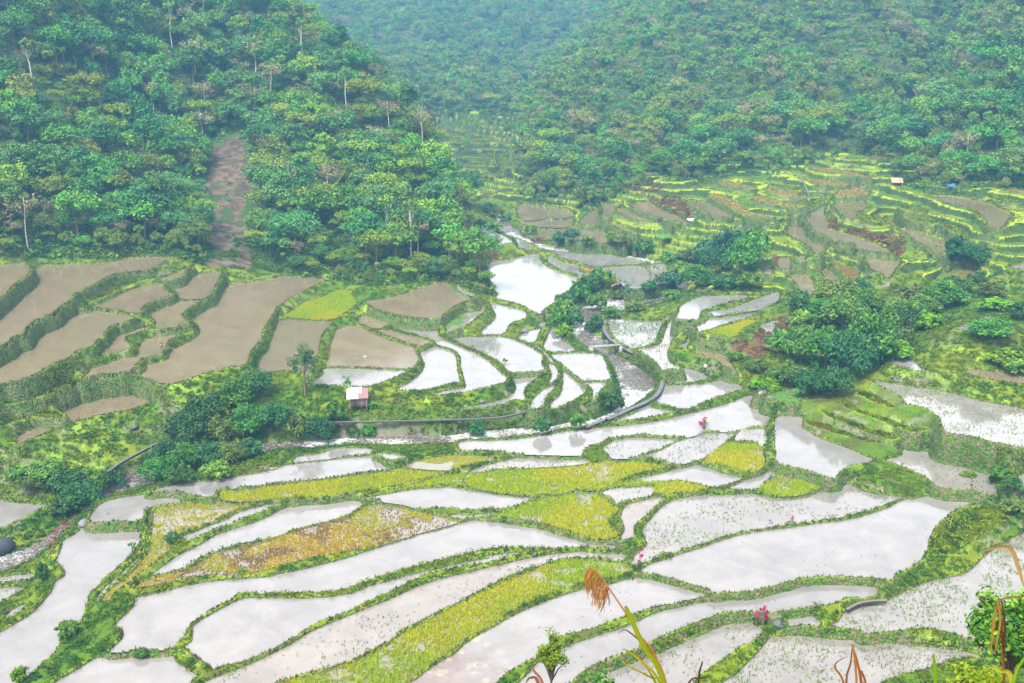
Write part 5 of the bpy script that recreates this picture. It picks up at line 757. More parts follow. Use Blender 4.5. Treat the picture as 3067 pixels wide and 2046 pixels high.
for k,a,b,c_,d,lab in [('yellow',225,1425,66,40,'yellow flowering bush on the weedy bank at the left edge'),('dark',1830,1240,70,85,'dark bush in front of the leggy tree below the bridge'),('dark',1425,1312,54,62,'rounder of two dark bushes beside the river, left of the stones'),('dark',1625,1302,54,58,'dark bush standing in the middle of the river, in front of the stones'),('mid',1727,1288,42,60,'small upright bush in the river beside the end of the curved concrete wall'),('mid',1105,1312,40,44,'small bush below the concrete canal near the tin roofed hut'),('lime',2856,545,56,56,'lime green rounded tree above the highest curved wall on the right'),('dark',2862,795,66,84,'dark green bush, left one of the pair beside the grey pool'),('dark',2915,800,90,70,'dark green bush, wider right one of the pair beside the grey pool'),('lime',1755,610,48,52,'lone round tree at the foot of the far wooded slope'),('dark',2390,935,64,70,'dark bush beside the tree fern above the orange bracken'),('mid',2400,1000,80,80,'bush with glossy leaves right of the orange bracken bank'),('mid',1115,1222,26,24,'little leafy bush growing in front of the tin roofed hut'),('dark',425,1975,50,20,'low dark weedy bush on the bank between two white paddies, bottom left'),('mid',205,1905,66,60,'mid green bush on the bank of the lower left paddy'),('lime',60,2044,46,66,'lime green leafy plant at the bottom edge on the left'),('dark',515,1628,44,42,'dark round bush at the corner of the orange yellow rice'),('mid',725,1720,24,22,'small dark bush on the stone dike of the rusty stubble field'),('dark',130,1740,40,70,'dark tuft of a bush on the bank between the left ponds and the white paddy')]:
    shrub(k,a,b,c_,d,lab)
# lone trees
def lonetree(px,py,hpx,wpx,kindc,label,ncl=46,nl=40,leaf=.19,base=.28,fill=.25,flat=.9,bark=BK,seed=900,rcl=.24):
    p=hit(px,py); s=p[1]/CP/FP; h=hpx*s; R=wpx*s/2; mb,ctr=crown(seed,R,h*(1-base),h*base,ncl,nl,leaf,kindc[0],kindc[1],flat,fill,rcl); e=link('tree',None,label=label,cat='tree',loc=(p[0],p[1],p[2]-.1)); link('trunk',trunk(seed,h*.93,max(.05,h*.016),ctr,bark,6,.03,14).mesh('trunk',M_bark,True),e); link('crown',mb.mesh('crown',M_leaf),e)
DK=([.02,.05,.012],[.05,.10,.02])
lonetree(915,1190,185,88,DK,'tall lone tree with a thin grey green crown beside the brown paddies',60,26,.17,.12,.1,1.1,seed=901,rcl=.22)
lonetree(1040,1185,66,22,([.03,.12,.02],[.08,.22,.03]),'slim upright leafy tree right behind the tin roofed hut',14,34,.13,.15,.2,1.4,seed=902,rcl=.4)
lonetree(1875,920,84,38,([.03,.085,.03],[.06,.13,.035]),'small pointed tree on the river island upstream of the bridge',22,30,.16,.1,.2,1.2,seed=903)
lonetree(1945,890,96,60,([.05,.09,.03],[.09,.14,.035]),'tall open tree with bare twigs beside the far river bend',26,16,.15,.25,.1,1.0,seed=904)
lonetree(1975,885,62,44,([.03,.09,.03],[.06,.13,.035]),'leafy young tree right of the tall open tree at the far bend',26,30,.16,.05,.2,1.1,seed=905)
lonetree(1742,852,46,34,([.06,.07,.04],[.09,.10,.04]),'small nearly bare tree on the dike of the mid valley paddy',12,6,.10,.3,.1,1.0,PALE,906)
lonetree(1822,1235,110,66,([.04,.10,.02],[.09,.17,.02]),'leggy open tree on the grassy bank below the footbridge',30,14,.13,.2,.1,1.0,seed=907)
lonetree(1512,1098,26,24,([.04,.10,.02],[.08,.15,.02]),'tiny umbrella shaped tree on the dike of the large white centre paddy',10,30,.10,.45,.2,.7,seed=908)
lonetree(2700,1010,110,90,DK,'tall dark tree standing out of the shady gully thicket',40,34,.2,.25,.2,1.0,seed=909)
lonetree(2445,960,60,40,([.02,.06,.03],[.04,.10,.04]),'flat dark tree beside the tree fern above the orange bracken',24,34,.18,.4,.2,.6,seed=910)
lonetree(397,1655,38,28,([.04,.12,.02],[.1,.2,.02]),'small leafy sapling at the corner of the upright white water strip',10,18,.10,.15,.1,1.0,seed=911)
lonetree(1410,672,30,30,([.05,.11,.02],[.1,.17,.02]),'little rounded tree where the rapids enter the valley',12,26,.2,.2,.3,.9,seed=912)
# leaning bare tree on the right hillside
p=hit(2424,588); s=p[1]/CP/FP; e=link('bare_tree',None,label='leaning bare grey tree among the upper right terraces',cat='tree',loc=(p[0],p[1],p[2])); g=np.random.default_rng(5); mb=MB(); mb.tube([(0,0,-.3),(-10*s,0,22*s),(-22*s,.3,44*s),(-34*s,.5,66*s)],[.28,.22,.16,.08],6,[.16,.13,.13])
for i in range(9): t=.45+.5*i/9; b0=np.array([-34*s*t,.4*t,66*s*t]); mb.tube([b0,b0+g.normal(size=3)*np.array([.7,.7,.3])+[0,0,.7],b0+g.normal(size=3)*np.array([1.6,1.6,.4])+[0,0,1.5]],[.08,.05,.02],4,[.17,.14,.12])
link('trunk',mb.mesh('trunk',M_bark),e)
# tree ferns
def fern(px,py,hpx,fpx,label,seed):
    p=hit(px,py); s=p[1]/CP/FP; h=hpx*s; L_=fpx*s; g=np.random.default_rng(seed); e=link('tree_fern',None,label=label,cat='tree fern',loc=(p[0],p[1],p[2])); mb=MB(); mb.tube([(0,0,-.3),(.05,0,h*.5),(0,.05,h)],[.16,.12,.10],6,[.06,.045,.03]); link('trunk',mb.mesh('trunk',M_bark),e); mb=MB()
    for k in range(11):
        a=k*2*math.pi/11+g.random()*.3; d=np.array([math.cos(a),math.sin(a),0]); sd=np.array([-d[1],d[0],0]); P=[]
        for t in np.linspace(0,1,9): P.append(np.array([0,0,h])+d*L_*t+np.array([0,0,L_*(.55*t-.85*t*t)]))
        for t in np.linspace(.12,1,18):
            i=min(int(t*8),7); c_=P[i]+(P[i+1]-P[i])*(t*8-i); wl=L_*.24*math.sin(math.pi*min(1,t*.9+.12))+.05; n=np.cross(P[i+1]-P[i],sd); n/=np.linalg.norm(n); f=(P[i+1]-P[i]); f/=np.linalg.norm(f); hw=L_*.032
            for sg in (-1,1):
                tip=c_+sd*sg*wl+f*wl*.25+np.array([0,0,-wl*.25]); mb.add([c_-f*hw,c_+f*hw,tip+f*hw*.3,tip-f*hw*.3],[[0,1,2,3]],C_([.055,.17,.015])*(.8+.5*g.random()))
    link('fronds',mb.mesh('fronds',M_blade),e)
for a in [(2455,945,50,40,'tree fern on a tall trunk above the orange bracken bank',1),(2568,1125,30,36,'tree fern with spreading fronds above the green grass steps',2),(2445,1190,55,40,'tree fern standing by the weedy pond at the gully mouth',3),(2620,1030,50,36,'tree fern half hidden in the shady gully thicket',4),(2395,1195,30,26,'low tree fern left of the weedy pond by the gully',5),(1990,740,26,26,'banana like fern on the orange bracken bank beside the river',6)]: fern(*a)
# cordylines
RED=[.20,.006,.035]; DRED=[.11,.006,.025]
def cordyline(px,py,hpx,heads,label,col=RED,group=None,spread=.5,leaf=.42,extra=None):
    p=hit(px,py); s=p[1]/CP/FP; h=hpx*s; g=np.random.default_rng(int(px+py)); e=link('cordyline',None,label=label,cat='red plant',group=group,loc=(p[0],p[1],p[2]-.05)); st=MB(); lv=MB(); gr=MB(); ng=0
    for k in range(heads):
        a=g.random()*6.28; top=np.array([math.cos(a)*spread*h*(.15+.35*g.random())*(k>0),math.sin(a)*spread*h*.4*(k>0),h*(1-(.55 if heads>5 else .45)*g.random()*(k>0))-leaf*.4]); top[2]=max(top[2],.1); st.tube([(0,0,-.1),top*[.4,.4,.55],top],[.035,.03,.022],5,[.12,.08,.06])
        green=bool(extra and math.cos(a)>.35 and k>0); mb=gr if green else lv; ng+=bool(green); cc=C_([.20,.32,.02]) if green else C_(col)
        for q_ in range(16):
            b=g.random()*6.28; el=.1+1.0*g.random(); d=np.array([math.cos(b)*math.cos(el),math.sin(b)*math.cos(el),math.sin(el)]); sd=np.array([-math.sin(b),math.cos(b),0]); L_=leaf*(.7+.5*g.random()); w_=L_*.13; m_=top+d*L_*.55; t_=top+d*L_+np.array([0,0,-L_*.3])
            mb.add([top-sd*w_*.4,top+sd*w_*.4,m_+sd*w_,m_-sd*w_,t_],[[0,1,2,3],[3,2,4,4]][:1],cc*(.6+.8*g.random())); mb.add([m_-sd*w_,m_+sd*w_,t_+sd*.01,t_-sd*.01],[[0,1,2,3]],cc*(.6+.8*g.random()))
    link('stem',st.mesh('stem',M_bark),e); link('leaves',lv.mesh('leaves',M_red),e)
    if ng: link('green_leaves',gr.mesh('green_leaves',M_blade),e)
for a in [(2110,1288,42,20,'red and green cordyline standing tall on the dike of the long white paddy',[.26,.006,.045],None,.8,.40,1),(1915,1690,44,3,'magenta cordyline on the corner of the dike in the middle of the lower terraces',[.24,.006,.075],None,.4,.42),(1913,1694,12,1,'small dark red cordyline just below the magenta one',DRED,None,.3,.3),(2285,1875,64,16,'large crimson cordyline beside the black rock near the bottom right',[.22,.006,.06],None,.9,.36),(2372,1568,28,3,'taller of two thin red cordylines on the front dike of the seedling paddy',RED,None,.5,.3),(2306,1574,18,1,'smaller left one of two thin red cordylines on the seedling paddy dike',DRED,None,.3,.3),(2908,1478,34,3,'dark red cordyline on the dike at the right edge',DRED,None,.5,.34),(2942,1482,14,1,'small pink flower stem right of the dark red cordyline at the edge',RED,None,.3,.22),(489,1066,34,4,'red cordyline on the winding dike in the left terraces',[.19,.006,.04],None,.3,.42,1),(1607,950,14,3,'pink flowering plant beside the mid valley paddy corner',[.30,.015,.08],None,.8,.3),(2325,800,34,4,'pink cordyline at the edge of the small muddy pool on the right hillside',[.22,.012,.06],None,.4,.6),(2318,945,14,2,'small pink cordyline beside the footpath right of the white spear shaped paddy',[.24,.012,.07],None,.6,.34),(2505,738,14,2,'faint reddish plant on the mud paddy dike, right hillside',DRED,None,.6,.5),(2928,652,18,2,'red cordyline on the highest curved wall of the right hillside',RED,None,.5,.55),(480,510,24,2,'tiny red leaved plant in the forest left of the landslide scar',RED,None,.3,.9),(1670,767,10,1,'left of the tiny red plants on the dike at the far river bend',RED,None,.3,.4),(1710,783,9,1,'second from the left of the tiny red plants on the far dike',DRED,None,.3,.4),(1777,800,10,1,'third of the tiny red plants on the far dike, beside the dry grass',RED,None,.3,.4)]: cordyline(*a)
for i,(a,b) in enumerate([(237,1535),(215,1548),(222,1565),(188,1578),(205,1588),(187,1602),(169,1600),(162,1622),(165,1640),(150,1640),(155,1660),(388,1448),(384,1466),(362,1482)]):
    cordyline(a,b,15,2,'red flowering plant on the bank left of the white paddies' if i<11 else 'red flowering plant by the white water at the lower river bend',[.25,.010,.045],'red flowering plants on the left bank' if i<11 else 'red flowers at the lower river bend',.7,.34)
# ---------------------------------------------------------------- tin roofed hut
p=hit(1075,1225); e=link('hut',None,label='small plank hut with a patched white and pink tin roof above the river bank',cat='hut',loc=(p[0],p[1],p[2]),rot=(0,0,.12)); g=np.random.default_rng(3)
w_,d_,h_=2.6,2.1,2.0
def planks(a,b,hh,th=.04,n=11,z0=.45):
    mb=MB(); a=np.array(a);b=np.array(b); L_=np.linalg.norm(b-a); rz=math.atan2(b[1]-a[1],b[0]-a[0])
    for i in range(n):
        t=(i+.5)/n; c_=a+(b-a)*t; hb=hh*(.97+.06*g.random()); cc=np.array([[.16,.10,.075],[.22,.17,.13],[.10,.075,.065],[.19,.125,.10]][g.integers(4)])*(.7+.6*g.random()); mb.box((c_[0],c_[1]+.012*(i%2),z0+hb/2-.1*g.random()),(L_/n*.97,th,hb),cc,rz)
    return mb.mesh('wall',M_wood)
for a,b,hh in (((-w_/2,-d_/2),(w_/2,-d_/2),h_-.45),((w_/2,-d_/2),(w_/2,d_/2),h_-.2),((-w_/2,d_/2),(-w_/2,-d_/2),h_-.2),((w_/2,d_/2),(-w_/2,d_/2),h_)): link('wall',planks(a,b,hh),e)
for sx in (-1,1):
    for sy in (-1,1): mb=MB(); mb.box((sx*(w_/2+.05),sy*(d_/2+.05),h_*.42+.1),(.11,.11,h_*.84+1.2),[.26,.19,.13]); link('post',mb.mesh('post',M_wood),e)
def sheet(x0,x1,y0,y1,col,lift,n=12,nm='roof_sheet',tw=0):
    mb=MB(); V=[];F=[]; ny=4
    for i in range(n*2+1):
        xx=x0+(x1-x0)*i/(n*2)
        for j in range(ny+1):
            yv=y0+(y1-y0)*j/ny; V.append((xx,yv,h_+.42+.26*yv+.035*(i%2)+lift+tw*(xx-x0)*(j/ny)))
    nv=len(V); V=V+[(a,b,c_-.02) for a,b,c_ in V]
    for i in range(n*2):
        for j in range(ny): q0=i*(ny+1)+j; F.append([q0,q0+ny+1,q0+ny+2,q0+1]); F.append([nv+q0,nv+q0+1,nv+q0+ny+2,nv+q0+ny+1])
    mb.add(V,F,col); link(nm,mb.mesh(nm,M_tin),e)
sheet(-1.95,.1,-1.65,1.6,[.19,.20,.18],0); sheet(.0,1.6,-1.6,1.55,[.14,.075,.08],.045); sheet(-1.6,.55,-.1,1.75,[.22,.24,.25],.09,tw=.02); sheet(-1.2,-.2,-1.75,-.6,[.26,.31,.22],.10)
for xx in (-1.8,1.55): mb=MB(); mb.box((xx,0,h_+.34),(.08,3.1,.09),[.10,.06,.05],0,.254); link('rafter',mb.mesh('rafter',M_wood),e)
mb=MB(); mb.box((.1,1.68,h_+.93),(3.5,.12,.06),[.13,.09,.09]); link('ridge_board',mb.mesh('ridge_board',M_wood),e)
for sx,sy in ((-1.1,1.1),(-.7,1.15),(-.3,1.1),(.1,.9),(-.6,.2)):
    V,F=ico(g,.11,.2,1,.7); mb=MB(); mb.add(V+[sx,sy,h_+.62+.26*sy],np.c_[F,F[:,2]] if False else F,[.10,.10,.11]); link('roof_stone',mesh_np('roof_stone',mb.v[0],mb.f[0],M_stone,mb.c[0]),e)
# straw shelter on the right hillside
p=hit(2685,556); e=link('shelter',None,label='little straw roofed field shelter on posts high on the right hillside',cat='shelter',loc=(p[0],p[1],p[2]),rot=(0,0,-.1)); S_=p[1]/CP/FP
ww=32*S_; mb=MB(); n_=14
for i in range(n_):
    for j in range(3): mb.box((-ww/2+ww*(i+.5)/n_,-.9+.55*j,1.15+.42*j+.02*(i%3)),(ww/n_*1.02,.85,.10),np.array([.30,.21,.13])*(.85+.3*g.random())*([.8,.5,.45] if i==10 else [1,1,1]),0,.65)
link('roof',mb.mesh('roof',M_thatch),e)
for sx in (-1,1):
    for yy,hh in ((-1.0,1.1),(.6,2.1)): mb=MB(); mb.box((sx*ww*.42,yy,hh/2-.3),(.12,.12,hh+.6),[.25,.18,.12]); link('post',mb.mesh('post',M_wood),e)
mb=MB(); mb.box((0,.62,.9),(ww*.82,.06,1.7),[.13,.11,.10]); link('back_wall',mb.mesh('back_wall',M_wood),e)
# blue tarp shelter
p=hit(2846,572); e=link('tarp_shelter',None,label='sagging blue tarp on sticks under the trees at the upper right',cat='shelter',loc=tuple(p)); mb=MB(); V=[];F=[]
for i in range(7):
    for j in range(5): V.append((-1.2+.4*i,-.8+.4*j,1.3+.15*j-.25*math.sin(math.pi*i/6)+.05*math.sin(i*3+j)))
V2=V+[(a,b,c_-.02) for a,b,c_ in V]
for i in range(6):
    for j in range(4): q0=i*5+j; F.append([q0,q0+5,q0+6,q0+1]); F.append([35+q0,35+q0+1,35+q0+6,35+q0+5])
mb.add(V2,F,[.015,.06,.16]); link('tarp',mb.mesh('tarp',M_tin),e)
for sx in (-1.1,1.1): mb=MB(); mb.box((sx,-.7,.5),(.07,.07,1.7),[.2,.14,.1]); link('pole',mb.mesh('pole',M_wood),e)
# white sheet lying on the bracken
p=hit(2068,664); g=np.random.default_rng(8); V=[];F=[]
for i in range(9):
    for j in range(6): V.append((-.9+.22*i,-.5+.2*j,.22+.35*g.random()+.1*j))
V2=V+[(a,b,c_-.03) for a,b,c_ in V]
for i in range(8):
    for j in range(5): q0=i*6+j; F.append([q0,q0+6,q0+7,q0+1]); F.append([54+q0,54+q0+1,54+q0+7,54+q0+6])
mb=MB(); mb.add(V2,F,[.4,.4,.4]); link('white_sheet',mb.mesh('white_sheet',M_tin),label='crumpled white plastic sheet lying on the orange bracken',cat='plastic sheet',loc=tuple(p))
# ---------------------------------------------------------------- concrete works
def wallstrip(name,P,th,drop,label,cat,col=[.05,.05,.047],capcol=[.075,.078,.08],sub=6):
    P=catmull(np.array(P,float),sub,False); Q=np.array([[*at_z(a,b,z),z] if z>-50 else [*hit(a,b)[:2],hit(a,b)[2]+.3] for a,b,z in P]); t=np.gradient(Q[:,:2],axis=0); t/=np.linalg.norm(t,axis=1,keepdims=True); nn=np.c_[-t[:,1],t[:,0]]
    V=[];F=[];n=len(Q); prof=[(-.5*th-.04,-.14),(-.5*th-.04,0),(.5*th+.04,0),(.5*th+.04,-.14),(.5*th,-.16),(.5*th+.08,-drop),(-.5*th-.15,-drop),(-.5*th,-.16)]; m=len(prof); cols=[]
    for i in range(n):
        for k,(a,b) in enumerate(prof): V.append((Q[i,0]+nn[i,0]*a,Q[i,1]+nn[i,1]*a,Q[i,2]+b)); cols.append(capcol if k<4 else col)
    for i in range(n-1):
        for k in range(m): F.append([i*m+k,(i+1)*m+k,(i+1)*m+(k+1)%m,i*m+(k+1)%m])
    c0=Q[0].copy(); V=np.array(V); e=link(name,mesh_np(name,V-c0,np.array(F),M_conc,np.array(cols)),label=label,cat=cat,kind='thing',loc=tuple(c0)); return Q
CW=[(1822,954,2.3),(1810,968,2.3),(1811,988,2.25),(1827,1012,2.2),(1846,1026,2.15),(1873,1043,2.1),(1905,1061,2.0),(1944,1090,1.9),(1971,1110,1.8),(1984,1132,1.75),(1980,1160,1.7),(1964,1184,1.7),(1935,1203,1.7),(1895,1220,1.65),(1856,1238,1.6),(1817,1255,1.6)]
wallstrip('retaining_wall',CW,.75,2.0,'curved grey concrete retaining wall along the river bend','retaining wall')
wallstrip('retaining_wall',[(1806,1257,1.5),(1778,1268,1.4),(1752,1279,1.3)],.6,1.2,'low stepped end of the concrete wall beside the long white paddy','retaining wall')
wallstrip('canal_wall',[(860,1263,2.3),(1040,1262,2.3),(1250,1258,2.3),(1420,1253,2.3),(1500,1248,2.35),(1563,1235,2.4),(1622,1222,2.4)],.2,.25,'long thin concrete canal wall under the centre terraces','canal wall',[.05,.05,.045],[.07,.07,.068])
wallstrip('canal_wall',[(322,1412,.3),(360,1385,.35),(408,1358,.4),(446,1338,.45),(481,1319,.5)],.3,.3,'grey concrete canal wall slanting through weeds at the lower left','canal wall')
wallstrip('canal_wall',[(2030,897,-99),(2090,880,-99),(2140,866,-99),(2182,853,-99)],.5,.8,'straight grey concrete channel wall leading to the far bend','canal wall')
wallstrip('canal_wall',[(1932,921,-99),(1960,913,-99),(1985,905,-99)],.5,.8,'short broken piece of concrete channel wall among bushes','canal wall')
wallstrip('canal_wall',[(1828,872,-99),(1880,869,-99),(1935,862,-99),(2010,852,-99)],.4,.6,'dark concrete footing wall under the pale paddy at the far bend','canal wall',[.09,.09,.09],[.14,.14,.14])
wallstrip('dike_cap',[(2535,1825,-.6),(2570,1806,-.55),(2610,1798,-.5),(2655,1796,-.45)],.2,.3,'short curved stone capped dike beside the wet paddy at lower right','stone dike',[.06,.05,.035],[.10,.085,.065])
# footbridge
a=np.array([*at_z(1766,1037,2.7),2.7]); b=np.array([*at_z(1869,1030,2.7),2.7]); m_=(a+b)/2; L_=np.linalg.norm(b-a); rz=math.atan2(b[1]-a[1],b[0]-a[0]); e=link('footbridge',None,label='narrow concrete footbridge with a wire railing across the river',cat='footbridge',loc=tuple(m_),rot=(0,0,rz))
mb=MB(); mb.box((0,0,-.14),(L_,1.1,.26),[.15,.155,.155]); link('deck',mb.mesh('deck',M_conc),e)
for sy in (-.5,.5):
    for k in range(5): mb=MB(); mb.box((-L_*.46+L_*.92*k/4,sy,.45),(.06,.06,.95),[.25,.25,.24]); link('railing_post',mb.mesh('railing_post',M_conc),e)
    mb=MB(); mb.tube([(-L_*.46,sy,.9),(0,sy,.86),(L_*.46,sy,.9)],.02,5,[.2,.2,.2]); link('railing_wire',mb.mesh('railing_wire',M_conc),e)
for sx in (-1,1): mb=MB(); mb.box((sx*L_*(.46 if sx<0 else .40),0,-1.3),(.7,1.2,2.1),[.17,.165,.15]); link('abutment',mb.mesh('abutment',M_stone),e)
# ---------------------------------------------------------------- stones
def boulder(px,py,wpx,label,col,name='boulder',group=None,flat=.7,seed=0):
    p=hit(px,py); s=p[1]/CP/FP; g=np.random.default_rng(int(px*3+py)+seed); V,F=ico(g,wpx*s/2,.3,3,flat); link(name,mesh_np(name,V,F,M_stone,np.broadcast_to(np.array(col),(len(V),3)),True),label=label,cat='boulder',group=group,loc=(p[0],p[1],p[2]+wpx*s*.12),rot=(0,0,g.random()*6))
GRY=[.042,.045,.05]
for a in [(5,1640,80,'large dark grey boulder at the left edge above the stream',[.018,.022,.03]),(252,1574,36,'flat grey rock at the end of the thin straight dike, left',[.09,.095,.11]),(2114,1100,20,'pale upright rock set in the dark terrace wall',[.20,.165,.15]),(2329,1878,34,'black rounded rock beside the crimson cordyline',[.06,.06,.065]),(76,2008,26,'dark rounded rock in the lower left paddy',[.09,.09,.085]),(1520,1668,14,'small dark rock on the tail of the long white paddy',[.05,.05,.055]),(1602,1664,14,'dark rock set in the dike in the middle of the lower terraces',[.05,.05,.05]),(318,1543,20,'small grey stone lying in the paddy right of the red flowers',[.09,.09,.095]),(1571,996,22,'grey boulder in the wall of the small centre paddy',[.08,.085,.09]),(1655,1034,12,'brown stone in the river bank paddy above the bridge',[.13,.10,.09]),(2069,1129,13,'grey stone in the brownish white paddy by the concrete curve',[.08,.08,.075]),(1445,1210,18,'dark boulder on the mud strip below the tall grassy wall',[.07,.07,.075]),(1093,1073,16,'flat dark stone lying in the fan shaped brown paddy',[.12,.12,.12]),(404,1290,26,'dark rock outcrop on the bank below the crescent paddy',[.05,.05,.045]),(2005,1680,0,'',GRY)][:-1]: boulder(*a)
g=np.random.default_rng(44)
for i,(a,b,w_) in enumerate([(1870,1135,16),(1885,1150,18),(1900,1165,16),(1865,1165,20),(1880,1185,18),(1905,1185,16),(1850,1120,14),(1868,1200,20),(1890,1210,14),(1845,1100,14),(1920,1178,14),(1500,1302,14),(1480,1300,12),(1530,1296,16),(1560,1300,12),(1590,1296,14),(1305,1316,24),(1335,1318,18),(1280,1318,14),(1355,1320,16),(1080,1322,22),(1072,1306,18),(1050,1316,14),(1100,1322,14),(840,1332,18),(1130,1318,14),(390,1440,22),(370,1450,20),(30,1672,24),(60,1668,22),(85,1660,20),(15,1690,22),(105,1655,18),(45,1690,20),(130,1645,18),(70,1640,16),(1745,985,12),(1730,1010,12),(1760,1000,10),(1745,1035,12),(1800,1050,12),(1560,690,10),(1545,700,10),(1960,785,10),(2060,825,12)]):
    boulder(a+g.normal()*3,b+g.normal()*2,w_,'dark grey stone in the foaming river bed',np.array(GRY)*(.6+1.2*g.random()),'river_stone','stones in the river bed',.6,i)
x,y,r,c=pick(RIV&VIS&(Y>90)&(Y<300),np.where(fbm(X,Y,4,505,2)>.5,1.6,.35),g); n=len(x); z=ground(x,y)+.18; V0,F0=ico(g,1,.3,1,.65); rad=(.08+.22*g.random(n)**2)
VS=(V0[None]*rad[:,None,None]+np.stack([x,y,z],1)[:,None]).reshape(-1,3); FS=(F0[None]+(np.arange(n)*len(V0))[:,None,None]).reshape(-1,3); link('river_gravel',mesh_np('river_gravel',VS,FS,M_stone,np.repeat(np.array(GRY)*(.5+1.4*g.random((n,1))),len(V0),0)),label='small grey stones and gravel strewn through the river bed',cat='gravel',kind='stuff')
# dry straw rows in the mud paddy
# ---------------------------------------------------------------- plants close to the camera
def leafblade(mb,P,w,col):
    P=np.asarray(P,float); n=len(P); t=np.linspace(0,1,n); V=[]
    for i in range(n):
        d=P[min(i+1,n-1)]-P[max(i-1,0)]; s_=np.cross(d,[0,1,.25]); s_/=np.linalg.norm(s_)+1e-9; ww=w*math.sin(math.pi*min(1,.12+.88*t[i]))**.7+.0008; V+= [P[i]-s_*ww,P[i]+np.array([0,ww*.35,0]),P[i]+s_*ww]
    F=[]
    for i in range(n-1): F+=[[i*3,i*3+1,i*3+4,i*3+3],[i*3+1,i*3+2,i*3+5,i*3+4]]
    mb.add(V,F,col)
def pp(px,py,y): return at_y(px,py,y)
def curve(pts,y,k=6): return np.array([pp(a,b,y) for a,b in catmull(np.array(pts,float),k,False)])
g=np.random.default_rng(77)
yd=6.0; e=link('reed_grass',None,label='tall reed grass with a drooping brown plume and yellow green blades in front of the terraces',cat='reed grass',loc=tuple(pp(2100,2500,yd))); o0=np.array(pp(2100,2500,yd))
def lk(nm,mb,mat=None): link(nm,mesh_np(nm,np.concatenate(mb.v)-o0,np.concatenate(mb.f),mat or M_blade,np.concatenate(mb.c)),e)
mb=MB(); st=curve([(2100,2500),(2010,2100),(1960,1960),(1905,1890),(1880,1845),(1850,1800),(1820,1755),(1790,1715),(1768,1700)],yd); mb.tube(st,np.linspace(.008,.003,len(st)),6,[.26,.11,.045]); lk('stem',mb)
mb=MB()
for i in range(70):
    t=g.random(); a=st[int(len(st)*(.70+.29*t))]; px,py=project(*a); L_=30+66*g.random(); q=[(px,py),(px-8-14*g.random(),py+.45*L_),(px-10-26*g.random()*(1-t*.5),py+L_)]; c_=curve(q,yd+.02*g.normal(),3); leafblade(mb,c_,.0022,C_([.26,.125,.035])*(.6+.7*g.random()))
for x_ in (1782,1808,1823): c_=curve([(1800+(x_-1800)*.4,1750),(x_,1790),(x_+2,1815)],yd,4); leafblade(mb,c_,.004,[.18,.08,.022])
lk('plume',mb)
for q,wv,cc in [([(2120,2500),(1990,2050),(1925,1930),(1880,1830),(1872,1815)],.016,[.15,.17,.004]),([(2120,2500),(1990,2080),(1930,1990),(1880,1950),(1862,1945)],.008,[.21,.20,.006]),([(2100,2500),(2005,2080),(1950,2030),(1890,2000),(1858,1975)],.007,[.22,.19,.008]),([(2140,2500),(1995,2120),(1950,2020),(1920,1985)],.007,[.14,.18,.005]),([(2000,2075),(1950,1960),(1880,1890),(1852,1898)],.005,[.12,.04,.03])]:
    mb=MB(); leafblade(mb,curve(q,yd+.05*g.normal()),wv,cc); lk('leaf_blade',mb)
def dryplant(name,label,cat,blades_,yd,cols,w):
    global e,o0
    o0=np.array(pp(blades_[0][0][0],2300,yd)); e=link(name,None,label=label,cat=cat,loc=tuple(o0))
    for i,q in enumerate(blades_): mb=MB(); leafblade(mb,curve(q,yd+.04*g.normal()),w*(.7+.6*g.random()),np.array(cols[i%len(cols)])*(.85+.3*g.random())); lk('leaf_blade',mb)
dryplant('dry_grass','dry orange grass tuft with drooping tips at the bottom right','dry grass',[[(2565,2300),(2566,2060),(2558,1960),(2550,1925)],[(2570,2300),(2580,2070),(2568,1985),(2552,1930)],[(2560,2300),(2535,2060),(2548,1985),(2553,1930)],[(2550,2300),(2530,2060),(2500,1995),(2540,1965)],[(2575,2300),(2595,2080),(2580,2010),(2590,2040)]],7.0,[[.20,.075,.014],[.16,.055,.014],[.13,.06,.018]],.008)
dryplant('grass_blade','single upright bright green blade at the bottom right','grass blade',[[(2805,2300),(2802,2060),(2798,1985),(2797,1955)]],6.0,[[.11,.20,.008]],.012)
dryplant('dead_stalk','thin dark dead stalk at the bottom edge right of the reed grass','dead stalk',[[(2085,2300),(2092,2046),(2102,1990),(2104,1980)],[(2080,2300),(2060,2060),(2110,2030),(2130,2020)]],8.0,[[.04,.02,.012],[.08,.04,.015]],.007)
dryplant('dry_leaf','dry pinkish brown leaf at the bottom edge beside the small shrub','dry leaf',[[(1640,2300),(1630,2070),(1600,2010),(1592,1995)],[(1640,2300),(1615,2060),(1590,2030),(1575,2046)]],7.0,[[.19,.08,.045],[.16,.07,.035]],.014)
dryplant('dead_cane','broken orange brown cane with hanging dry leaves in front of the leafy bush','dead cane',[[(3010,2400),(3008,2060),(3000,1880),(2992,1800)],[(3067,1787),(3030,1789),(2995,1797),(2985,1810)],[(2988,1800),(2996,1850),(2990,1900),(2978,1960)],[(2990,1798),(2980,1840),(2972,1900),(2968,1960)],[(3000,1800),(3010,1880),(3005,1960),(3002,2010)],[(3015,2400),(3010,2060),(3004,1990),(3000,1930)]],6.5,[[.06,.025,.012],[.17,.085,.03],[.22,.115,.016],[.19,.10,.02],[.05,.022,.012],[.12,.055,.016]],.009)
dryplant('grass_blade','pale yellow and green blades leaning across the lower right corner','grass blade',[[(2990,2400),(3030,2060),(3075,1960),(3110,1900)],[(3040,2300),(3030,2040),(2995,2010),(2970,1990)],[(2940,1650),(3020,1640),(3050,1700),(3067,1760)]],6.0,[[.13,.20,.008],[.22,.22,.02],[.2,.13,.045]],.012)
